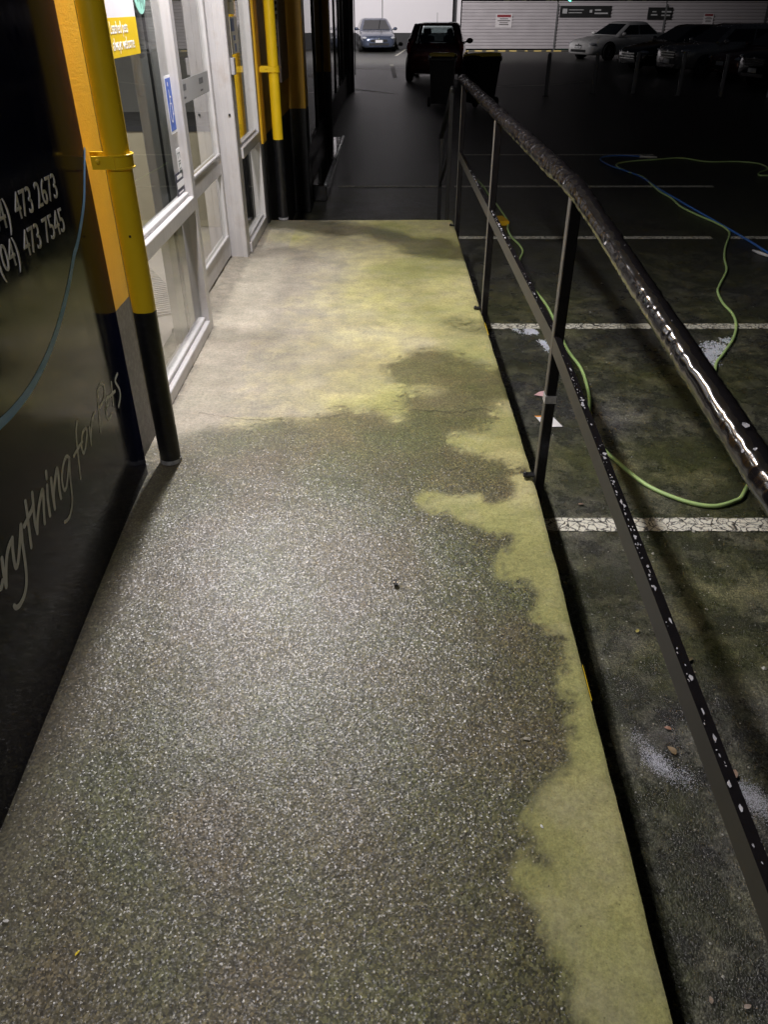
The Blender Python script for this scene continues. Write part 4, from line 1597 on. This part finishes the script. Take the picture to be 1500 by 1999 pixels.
def white_building():
    e = empty("white_building", (-2, WY + 2, GZ))
    tag(e, "white rendered building with a dark base at the far end of the car park", "building")
    inv = e.matrix_basis.inverted()

    def ch(o):
        o.parent = e
        o.matrix_parent_inverse = inv
    xj = onx(747, 10, 1).x
    xj = (747 - 750) / FPX * 41.0
    xr = (880 - 750) / FPX * 41.0
    ch(MB().box(-9.0, xj - 0.02, WY, WY + 4, 0.32, 6.0).build("wall", M_WWALL))
    ch(MB().box(xj + 0.02, xr, WY, WY + 4, 0.32, 6.0).build("wall", M_WWALL))
    ch(MB().box(xj - 0.02, xj + 0.02, WY + 0.05, WY + 3.9, 0.32, 5.99).build("joint", M_PLINTH))
    ch(MB().box(-9.0, xr, WY + 0.03, WY + 3.95, GZ, 0.318).build("plinth", M_PLINTH))
    ch(MB().box(xr + 0.002, xr + 0.24, WY + 0.3, WY + 4, GZ, 6.0).build("recess", M_PLINTH))
    ch(MB().box(xr + 0.24, xr + 0.42, WY - 0.1, WY + 0.4, GZ, 6.0).build("corner_post", M_WWALL))


white_building()


def corrugated_fence():
    M_CORR = simple("corrugated_white_steel", (0.52, 0.49, 0.50), 0.42, 0.25, 0.08, 2.0)
    segs = [(4.02, 8.92), (8.96, 14.5), (14.54, 19.7), (19.74, 25.5), (25.54, 33)]
    fy = 47.0
    for i, (a, b) in enumerate(segs):
        pass
    e = empty("corrugated_fence", (15, fy, GZ))
    tag(e, "long pale corrugated steel hoarding along the back of the car park", "fence")
    inv = e.matrix_basis.inverted()
    for (a, b) in segs:
        prof = []
        pitch, dep = 0.145, 0.045
        z = GZ + 0.06
        while z < 1.55:
            prof += [(0, z), (0, z + pitch * .38), (dep, z + pitch * .55), (dep, z + pitch * .82)]
            z += pitch
        prof.append((0, z))
        m = MB()
        n = len(prof)
        m.add([(a, fy + d, zz) for d, zz in prof] + [(b, fy + d, zz) for d, zz in prof] + [(a, fy + d + .003, zz) for d, zz in prof] + [(b, fy + d + .003, zz) for d, zz in prof],
              [(k, k + 1, n + k + 1, n + k) for k in range(n - 1)] + [(2 * n + k, 2 * n + k + 1, 3 * n + k + 1, 3 * n + k) for k in range(n - 1)])
        o = m.build("corrugated_sheet", M_CORR)
        o.parent = e; o.matrix_parent_inverse = inv
        o = MB().box(b - 0.02, b + 0.06, fy - 0.05, fy - 0.006, GZ, 1.6).build("post", simple("fence_post_grey", (0.12, 0.12, 0.12), 0.5))
        o.parent = e; o.matrix_parent_inverse = inv
        o = MB().box(a + .01, b - .025, fy - 0.02, fy + 0.06, z + .002, z + 0.05).build("cap", M_CORR)
        o.parent = e; o.matrix_parent_inverse = inv
    # kerb with a broken row of yellow dashes
    kp = onz(1000, 103)
    tag(MB().box(4.0, 33, 45.4, 45.6, GZ, GZ + 0.05, 0.01).build("kerb", simple("far_kerb_concrete", (0.09, 0.085, 0.07), 0.7)), kind="structure")
    m = MB()
    x = 4.1
    k = 0
    yk = simple("yellow_kerb_dash", (0.75, 0.58, 0.20), 0.6)
    while x < 9.0:
        w = random.uniform(0.14, 0.42)
        o = MB().box(x, x + w, 45.38, 45.398, GZ + 0.005, GZ + 0.052).build("kerb_dash", yk)
        tag(o, kind="structure")
        x += w + random.uniform(0.12, 0.5)

    # signs on the hoarding
    def far_sign(px0, py0, px1, py1, name, label, cat, base, marks, y=fy - 0.02):
        d0, d1 = ray(px0, py0), ray(px1, py1)
        a, b = d0 * (y / d0.y), d1 * (y / d1.y)
        x0, x1, z1, z0 = a.x, b.x, H + a.z, H + b.z
        s = empty(name, ((x0 + x1) / 2, y, (z0 + z1) / 2))
        tag(s, label, cat)
        w, h = (x1 - x0), (z1 - z0)
        MB().box(-w / 2, w / 2, -0.012, 0, -h / 2, h / 2).build("plate", base, s)
        for (u0, u1, v0, v1, mat) in marks:
            MB().box(-w / 2 + w * u0, -w / 2 + w * u1, -0.016, -0.0125, -h / 2 + h * v0, -h / 2 + h * v1).build("print", mat, s)
        return s
    wh = simple("sign_white", (0.60, 0.57, 0.57), 0.5)
    rd = simple("sign_red", (0.22, 0.03, 0.035), 0.5)
    dg = simple("sign_print_grey", (0.10, 0.09, 0.09), 0.5)
    bk = simple("banner_black", (0.012, 0.012, 0.012), 0.5)
    lg = simple("banner_print", (0.40, 0.40, 0.40), 0.5)
    mk = [(.08, .92, .76, .95, rd), (.25, .75, .62, .68, dg), (.12, .88, .48, .55, dg), (.25, .75, .34, .40, dg), (.22, .80, .2, .27, dg)]
    far_sign(969, 28, 999, 55, "warning_sign", "white warning sign with a red header on the bright end of the hoarding", "sign", wh, mk)
    far_sign(1376, 27, 1391, 48, "warning_sign", "white warning sign with a red header on the dim hoarding behind dark cars", "sign", wh, mk)
    far_sign(1095, 12, 1192, 35, "banner", "long black banner with pale print on the hoarding above the white car", "banner", bk,
             [(.05, .14, .35, .75, lg), (.17, .46, .62, .68, lg), (.17, .43, .38, .44, lg), (.58, .63, .42, .66, lg), (.68, .80, .58, .70, lg), (.68, .94, .30, .42, lg)])
    far_sign(1267, 15, 1311, 39, "banner", "short black banner with pale print on the hoarding right of the white car", "banner", bk,
             [(.18, .34, .60, .68, lg), (.14, .40, .34, .44, lg), (.56, .95, .58, .70, lg), (.56, .92, .30, .40, lg)])
    # shrubs peeping over
    for (x, label) in ((7.0, "dark shrub behind the bright end of the hoarding"), (9.4, "dark shrub behind the hoarding joint"), (13.5, "dark shrub behind the hoarding above the white car")):
        s = empty("shrub", (x, 49.2, GZ))
        tag(s, label, "shrub")
        MB().tube([(0, 0, 0), (0.05, 0, 0.9), (0.0, 0.05, 1.5)], [0.07, 0.05, 0.03], 7).build("stem", simple("bark", (0.06, 0.045, 0.03), 0.8), s)
        m = MB()
        for k in range(900):
            u, v, w_ = rng.normal(size=3)
            q = Vector((u, v, w_)).normalized() * (random.random() ** 0.4)
            c = Vector((q.x * 1.3, q.y * 0.8, 1.6 + q.z * 0.85))
            if mnoise.noise(c * 1.7 + Vector((x, 0, 0))) < -0.15: continue
            a = Vector(rng.normal(size=3)).normalized() * 0.09
            b = Vector(rng.normal(size=3)).normalized() * 0.05
            m.add([c - a, c + b, c + a, c - b], [(0, 1, 2, 3)])
        m.build("crown", simple("shrub_leaf", (0.05, 0.06, 0.02), 0.6), s)


corrugated_fence()


def traffic_signal():
    d = ray(1111, 1.5)
    t = 75 / d.y
    p = d * t
    e = empty("traffic_signal", (p.x, 75, GZ))
    tag(e, "traffic signal showing green beyond the hoarding", "traffic light")
    zc = H + p.z - GZ
    MB().lathe([(0.06, 0), (0.06, zc + 0.9)], 12, 'z').build("pole", M_POST, e, True, 40)
    MB().box(-0.16, 0.16, -0.30, -0.07, zc - 0.17, zc + 0.85, 0.02).build("housing", M_BLACKR, e)
    for k, (nm, mt) in enumerate((("green_lamp", emitter("signal_green", (0.05, 1.0, 0.45), 14)), ("amber_lamp", simple("amber_off", (0.08, 0.05, 0.01), 0.4)), ("red_lamp", simple("red_off", (0.06, 0.01, 0.01), 0.4)))):
        MB().lathe([(0.10, -0.32), (0.11, -0.302)], 20, 'y', (0, 0, zc + 0.32 * k)).build(nm, mt, e)


traffic_signal()


def flood_light():
    e = empty("flood_light", (-2.4, 32.0, GZ))
    tag(e, "floodlight on a tall pole lighting the white building", "light")
    MB().lathe([(0.07, 0), (0.05, 8.0)], 12, 'z').build("pole", M_POST, e, True, 40)
    MB().box(-0.2, 0.2, -0.12, 0.16, 7.98, 8.15, 0.02).build("head", M_POST, e)
    ld = bpy.data.lights.new("flood_lamp", 'SPOT')
    ld.energy = FLOOD_POWER
    ld.spot_size = R(106)
    ld.spot_blend = 0.85
    ld.shadow_soft_size = 0.18
    ld.color = (1.0, 0.95, 0.96)
    lo = bpy.data.objects.new("lamp", ld)
    COL.objects.link(lo)
    lo.parent = e
    lo.location = (0, 0.05, 7.90)
    tgt = Vector((0.3, WY, 1.2)) - Vector((-2.4, 32.05, 7.9 + GZ))
    lo.rotation_euler = tgt.to_track_quat('-Z', 'Y').to_euler()


flood_light()


# ---- bollards
def bollards():
    first = None
    for k, (px, py) in enumerate(((1066, 188), (1158, 184), (1236, 184), (1324, 188), (1406, 190))):
        p = onz(px, py)
        e = empty("bollard", p)
        tag(e, "dark steel bollard in the row in front of the parked cars", "bollard", "bollards in front of the parked cars")
        m = MB().lathe([(0.05, 0), (0.05, 0.92), (0.043, 0.97), (0.02, 0.985)], 14, 'z')
        m.build("tube", simple("bollard_grey", (0.24, 0.24, 0.24), 0.45), e, True, 40)
        MB().lathe([(0.09, 0.0), (0.09, 0.012)], 14, 'z').build("base_plate", M_POST, e)
    p = onz(1500, 192)
    e = empty("white_post", p)
    tag(e, "white painted post beside the car with the chrome grille", "post")
    MB().lathe([(0.055, 0), (0.055, 1.05), (0.03, 1.09)], 14, 'z').build("tube", M_WHITE, e, True, 40)
    MB().lathe([(0.10, 0.0), (0.10, 0.012)], 14, 'z').build("base_plate", M_POST, e)


bollards()


# ---- wheelie bins
def bin_(px, py_lid, yaw, label):
    p = onz(px, py_lid, GZ + 1.0)
    e = empty("wheelie_bin", (p.x, p.y, GZ), yaw)
    tag(e, label, "bin", "wheelie bins beside the far walkway")
    bd = simple("bin_dark_plastic", (0.012, 0.013, 0.012), 0.45)
    rings = []
    for (z, w, d, o_) in ((0.06, .235, .25, 0.0), (0.5, .26, .30, .01), (0.93, .285, .345, .02), (0.95, .305, .365, .02), (1.0, .305, .365, .02)):
        rings.append([(-w, -d + o_, z), (w, -d + o_, z), (w, d + o_, z), (-w, d + o_, z)])
    MB().loft(rings).build("body", bd, e)
    ly = simple("bin_yellow_plastic", (0.80, 0.60, 0.05), 0.45)
    l = MB()
    rr = []
    for (y, z, w) in ((-.37, .99, .29), (-.34, 1.035, .30), (0.0, 1.075, .305), (.33, 1.085, .30), (.39, 1.06, .27)):
        rr.append([(-w, y, z - 0.035), (w, y, z - 0.035), (w, y, z), (w * .7, y, z + .018), (-w * .7, y, z + .018), (-w, y, z)])
    l.loft(rr).build("lid", ly, e)
    MB().tube([(-.24, .42, 1.0), (-.24, .46, 1.02), (.24, .46, 1.02), (.24, .42, 1.0)], 0.016, 8).build("handle", bd, e, True)
    for s in (-1, 1):
        MB().lathe([(0.04, -.03), (0.1, -.026), (0.1, .026), (0.04, .03)], 18, 'x', (s * 0.28, .27, 0.1)).build("wheel", M_BLACKR, e)


bin_(866, 112, R(172), "dark wheelie bin with a yellow lid directly behind the hatchback")
bin_(942, 112, R(205), "dark wheelie bin with a yellow lid standing skewed beside the hatchback")


# ================================================================== CARS
M_CGLASS = simple("car_glass", (0.008, 0.010, 0.011), 0.05, 0, 0.1, 3, coat=0.5)
M_TYRE = simple("tyre_rubber", (0.010, 0.010, 0.010), 0.75)
M_RIM = simple("alloy_rim", (0.20, 0.20, 0.21), 0.3, 0.8)
M_HEADL = simple("headlight_glass", (0.55, 0.57, 0.60), 0.08, 0.3, 0.1, coat=0.8)
M_TAIL = simple("taillight_plastic", (0.30, 0.008, 0.008), 0.12, 0, 0.1, coat=0.8)
M_CHROME = simple("car_chrome", (0.6, 0.6, 0.6), 0.12, 1.0, 0.05)
M_PLATE = simple("plate_white", (0.65, 0.65, 0.65), 0.4, 0, 0.05)
M_TRIM = simple("black_trim", (0.010, 0.010, 0.010), 0.5)


def car(loc, yaw, paint, label, style='sedan', grille='slot', scale=1.0, clearwin=None, lit_tail=False):
    e = empty("parked_car", loc, yaw)
    e.scale = (scale,) * 3
    tag(e, label, "car")
    glass = clearwin or M_CGLASS
    if style == 'sedan':
        st = [(2.32, .58, .30, .56), (2.27, .72, .22, .64), (2.12, .81, .20, .72), (1.75, .87, .19, .80), (1.2, .90, .19, .88), (.75, .90, .19, .93), (0, .905, .19, .94), (-1.1, .905, .19, .95), (-1.6, .90, .19, .985), (-2.0, .87, .21, .99), (-2.22, .82, .27, .95), (-2.30, .74, .33, .86), (-2.33, .66, .36, .70)]
        c0, c1 = (0.98, -1.72), (0.22, -1.02)
        zb, zm, zr = .93, 1.34, 1.42
        wx, = (1.36,)
    elif style == 'hatch':
        st = [(1.78, .58, .30, .60), (1.74, .70, .22, .68), (1.60, .77, .2, .78), (1.3, .81, .19, .87), (.9, .825, .19, .94), (0.3, .83, .19, .96), (-.8, .83, .19, .98), (-1.35, .83, .20, 1.0), (-1.62, .82, .24, 1.0), (-1.74, .80, .28, .96), (-1.79, .76, .34, .84), (-1.80, .70, .38, .70)]
        c0, c1 = (1.0, -1.74), (0.32, -1.42)
        zb, zm, zr = .95, 1.42, 1.50
        wx = 1.16
    else:
        st = [(2.30, .62, .38, .72), (2.25, .76, .28, .84), (2.1, .86, .26, .94), (1.7, .90, .25, 1.0), (1.2, .925, .25, 1.04), (.8, .93, .25, 1.06), (0, .93, .25, 1.07), (-1.2, .93, .25, 1.09), (-1.8, .92, .26, 1.10), (-2.12, .89, .30, 1.08), (-2.24, .85, .36, .98), (-2.28, .78, .42, .80)]
        c0, c1 = (1.0, -2.12), (0.30, -1.68)
        zb, zm, zr = 1.05, 1.50, 1.60
        wx = 1.38
    rings = []
    for (x, w, z0, z1) in st:
        half = [(w * .86, z0), (w * .97, z0 + .07), (w, z0 + (z1 - z0) * .45), (w * .985, z0 + (z1 - z0) * .72), (w * .93, z1 - .045), (w * .80, z1 - .006), (w * .4, z1 + .012)]
        rings.append([(x, y, z) for y, z in half] + [(x, -y, z) for y, z in reversed(half)])
    body = MB().loft(rings).build("body", paint, e, True)
    body.data.set_sharp_from_angle(angle=R(55))
    wmid = max(s_[1] for s_ in st)
    wb, wt = wmid * .945, wmid * .72

    def cq(u, side_v, z):  # corner helper on cabin
        k = (z - zb) / (zm - zb)
        return k
    # cabin frustum with rounded roof
    def ring_at(z, f, r_, w, ins=0.0):
        pts = []
        c = 0.10
        for (x, y) in ((f, -w + c), (f, w - c), (f - c, w), (r_ + c, w), (r_, w - c), (r_, -w + c), (r_ + c, -w), (f - c, -w)):
            pts.append((x, y, z))
        return pts
    zlow = zb - 0.06
    cab = [ring_at(zlow, c0[0] + .04, c0[1] - .02, wb), ring_at(zm, c1[0], c1[1], wt), ring_at((zm + zr) / 2 + .012, c1[0] - .10, c1[1] + .07, wt - .045), ring_at(zr, c1[0] - .32, c1[1] + .24, wt - .17)]
    if clearwin:
        roof = MB().loft(cab[1:]).build("roof", paint, e, True)
        for (i, j) in ((0, 7), (1, 2), (3, 4), (5, 6)):
            a_, b_ = (Vector(cab[0][i]) + Vector(cab[0][j])) / 2, (Vector(cab[1][i]) + Vector(cab[1][j])) / 2
            rr_ = .045 if i in (0, 1) else .10
            MB().tube([a_, b_], rr_, 8).build("pillar", paint, e, True)
        for yy in (-wmid * .9, wmid * .9):
            xm = (c0[0] + c0[1]) / 2 - .05
            MB().tube([(xm, yy, zb - .03), (xm - .03, yy * .80, zm)], .035, 8).build("pillar", M_TRIM, e, True)
        for yy in (-.36, .36):
            MB().box(-.05, .09, yy - .22, yy + .22, .7, 1.14, .04).build("seat", M_TRIM, e)
            MB().box(-.03, .06, yy - .12, yy + .12, 1.17, 1.33, .03).build("headrest", M_TRIM, e)
            MB().box(-1.02, -.94, yy - .12, yy + .12, 1.06, 1.2, .03).build("headrest", M_TRIM, e)
        MB().box(-1.05, -.92, -.58, .58, .7, 1.03, .04).build("rear_seat", M_TRIM, e)
    else:
        roof = MB().loft(cab).build("cabin", paint, e, True)
    roof.data.set_sharp_from_angle(angle=R(40))

    def face(a, b, c, d, u0, u1, v0, v1, off, nm, mat, par=None):
        a, b, c, d = (Vector(q) for q in (a, b, c, d))
        n = (b - a).cross(d - a).normalized()
        def bl(u, v): return (a * (1 - u) + b * u) * (1 - v) + (d * (1 - u) + c * u) * v
        q = [bl(u0, v0), bl(u1, v0), bl(u1, v1), bl(u0, v1)]
        ctr = sum(q, Vector()) / 4
        if (ctr - Vector((0, 0, 1.0))).dot(n) < 0: n = -n
        m = MB()
        m.add([p + n * off for p in q] + [p - n * 0.01 for p in q], [(0, 1, 2, 3), (4, 5, 6, 7), (0, 1, 5, 4), (1, 2, 6, 5), (2, 3, 7, 6), (3, 0, 4, 7)])
        return m.build(nm, mat, par or e)
    b0, t0 = cab[0], cab[1]
    face(b0[0], b0[1], t0[1], t0[0], .02, .98, .14, .97, .010, "windscreen", glass)
    face(b0[5], b0[4], t0[4], t0[5], .05, .95, .20, .93, .010, "rear_window", glass)
    for (i, j) in ((2, 3), (7, 6)):
        face(b0[i], b0[j], t0[j], t0[i], .03, .47, .17, .90, .010, "side_window", glass)
        face(b0[i], b0[j], t0[j], t0[i], .50, .95, .17, .90, .010, "side_window", glass)
    # wheels and arches
    for sx in (wx, -wx):
        for sy in (1, -1):
            y = sy * (wmid - .10)
            MB().lathe([(0.385, 0), (0.385, sy * .012)], 26, 'y', (sx, sy * (wmid - .006), .335)).build("wheel_arch", M_TRIM, e)
            w_ = MB().lathe([(.20, -.09), (.30, -.10), (.325, -.07), (.325, .07), (.30, .10), (.20, .09)], 26, 'y', (sx, sy * (wmid - .055), .325)).build("tyre", M_TYRE, e, True, 50)
            m = MB()
            yy = sy * (wmid + .04)
            m.lathe([(.205, yy - sy * .03), (.205, yy), (.18, yy), (.175, yy - sy * .03)], 24, 'y', (sx, 0, .325))
            for k in range(5):
                a = 2 * math.pi * k / 5
                m.tube([(sx, yy - sy * .012, .325), (sx + .19 * math.cos(a), yy - sy * .012, .325 + .19 * math.sin(a))], [.03, .022], 6)
            m.build("rim", M_RIM, w_)
    xf, xr_ = st[0][0], st[-1][0]
    zf = st[1][3]
    for sy in (1, -1):
        MB().blob((st[2][0] - .03, sy * (st[2][1] - .14), zf - .03), (.20, .16, .065)).build("headlight", M_HEADL, e, True)
        if style == 'hatch' or style == 'suv':
            MB().blob((xr_ + .07, sy * (st[-3][1] - .04), .88), (.10, .07, .17)).build("taillight", M_TAIL, e, True)
        else:
            MB().blob((xr_ + .08, sy * (st[-3][1] - .14), .80), (.10, .18, .075)).build("taillight", M_TAIL, e, True)
        mi = MB().blob((c0[0] - .28, sy * (wmid + .09), zb + .04), (.085, .11, .075)).build("mirror", paint, e, True)
        MB().tube([(c0[0] - .28, sy * (wmid - .06), zb + .0), (c0[0] - .28, sy * (wmid + .05), zb + .02)], .022, 6).build("stalk", M_TRIM, mi)
    # front bumper intake, grille, plates
    MB().box(xf - .06, xf + .012, -.50, .50, .30, .40, .01).build("lower_grille", M_TRIM, e)
    if grille == 'kidney':
        for sy in (1, -1):
            MB().box(xf - .05, xf + .02, sy * .03 if sy > 0 else -.20, .20 if sy > 0 else -.03, zf - .19, zf - .07, .02).build("grille", M_TRIM, e)
            m = MB()
            y0, y1 = (.03, .20) if sy > 0 else (-.20, -.03)
            m.tube([(xf + .022, y0, zf - .19), (xf + .022, y1, zf - .19), (xf + .022, y1, zf - .07), (xf + .022, y0, zf - .07), (xf + .022, y0, zf - .19)], .010, 6)
            m.build("grille_surround", M_CHROME, e)
    elif grille == 'chrome':
        MB().box(xf - .05, xf + .015, -.42, .42, zf - .26, zf - .05, .015).build("grille", M_TRIM, e)
        for k in range(3):
            MB().box(xf + .016, xf + .03, -.44, .44, zf - .25 + .08 * k, zf - .215 + .08 * k, .004).build("grille_bar", M_CHROME, e)
    else:
        MB().box(xf - .05, xf + .012, -.42, .42, zf - .20, zf - .08, .015).build("grille", M_TRIM, e)
    MB().blob((xf + .015, 0, zf - .06), (.012, .045, .045), 10, 6).build("emblem", M_CHROME, e, True)
    MB().box(xf + .013, xf + .022, -.18, .18, .42, .535).build("number_plate", M_PLATE, e)
    MB().box(xr_ - .022, xr_ - .010, -.18, .18, .60, .715).build("number_plate", M_PLATE, e)
    if style == 'hatch':
        MB().tube([(c1[1] + .35, 0, zr), (c1[1] + .27, 0, zr + .24)], .006, 6).build("aerial", M_TRIM, e)
        MB().box(c1[1] - .10, c1[1] + .12, -.5, .5, zr - .045, zr - .015, .01).build("spoiler", paint, e)
    return e


def gpos(px, t):
    """ground point in pixel column px at optical depth t"""
    y = (t - SP * (H - GZ)) / CP
    return Vector(((px - 750) / FPX * t, y, GZ))


# front of car = +x local; yaw -90 => faces the camera (-Y)
g = gpos(731, 38.2)
car((g.x, g.y + 2.2, GZ), R(-90 + 6), mat_carpaint("blue_grey_car_paint", (0.10, 0.12, 0.18), .25, .5), "blue-grey sedan parked nose out against the white building", 'sedan', 'slot')
g = gpos(862, 23.6)
car((g.x - 0.02, g.y + 1.6, GZ), R(90 - 7), mat_carpaint("dark_red_car_paint", (0.10, 0.006, 0.008), .22, .3), "dark red hatchback seen from behind beyond the wheelie bins", 'hatch', 'slot', 1.04,
    mat_glass("hatch_glass", (0.62, 0.66, 0.66), 0.02))
g = gpos(1205, 34.0)
car((g.x, g.y, GZ), R(180 + 28), mat_carpaint("white_car_paint", (0.62, 0.61, 0.60), .3, 0.0), "white sedan parked side on against the corrugated hoarding", 'sedan', 'kidney', 0.98)
for (px, t_, yaw, paint, label, style, gr, sc) in (
    (1212, 27.6, 196, ("black_green_car_paint", (0.006, 0.010, 0.010), .2, .4), "black car with bright chrome nose parked next to the white sedan", 'sedan', 'chrome', 1.0),
    (1285, 25.6, 196, ("silver_grey_car_paint", (0.34, 0.33, 0.32), .28, .5), "dim silver-grey car parked between the black car and the maroon car", 'suv', 'chrome', 0.93),
    (1388, 24.4, 196, ("maroon_car_paint", (0.13, 0.03, 0.02), .25, .3), "dark maroon car parked beside the silver-grey car", 'sedan', 'slot', 0.98),
    (1448, 22.0, 196, ("black_car_paint", (0.006, 0.006, 0.007), .2, .4), "black car with a chrome grille parked beside the white post", 'suv', 'chrome', 0.95)):
    g = gpos(px, t_)
    ca = R(yaw)
    L = 2.3 * sc
    car((g.x - math.cos(ca) * L + 0.2, g.y - math.sin(ca) * L, GZ), ca, mat_carpaint(*paint), label, style, gr, sc)
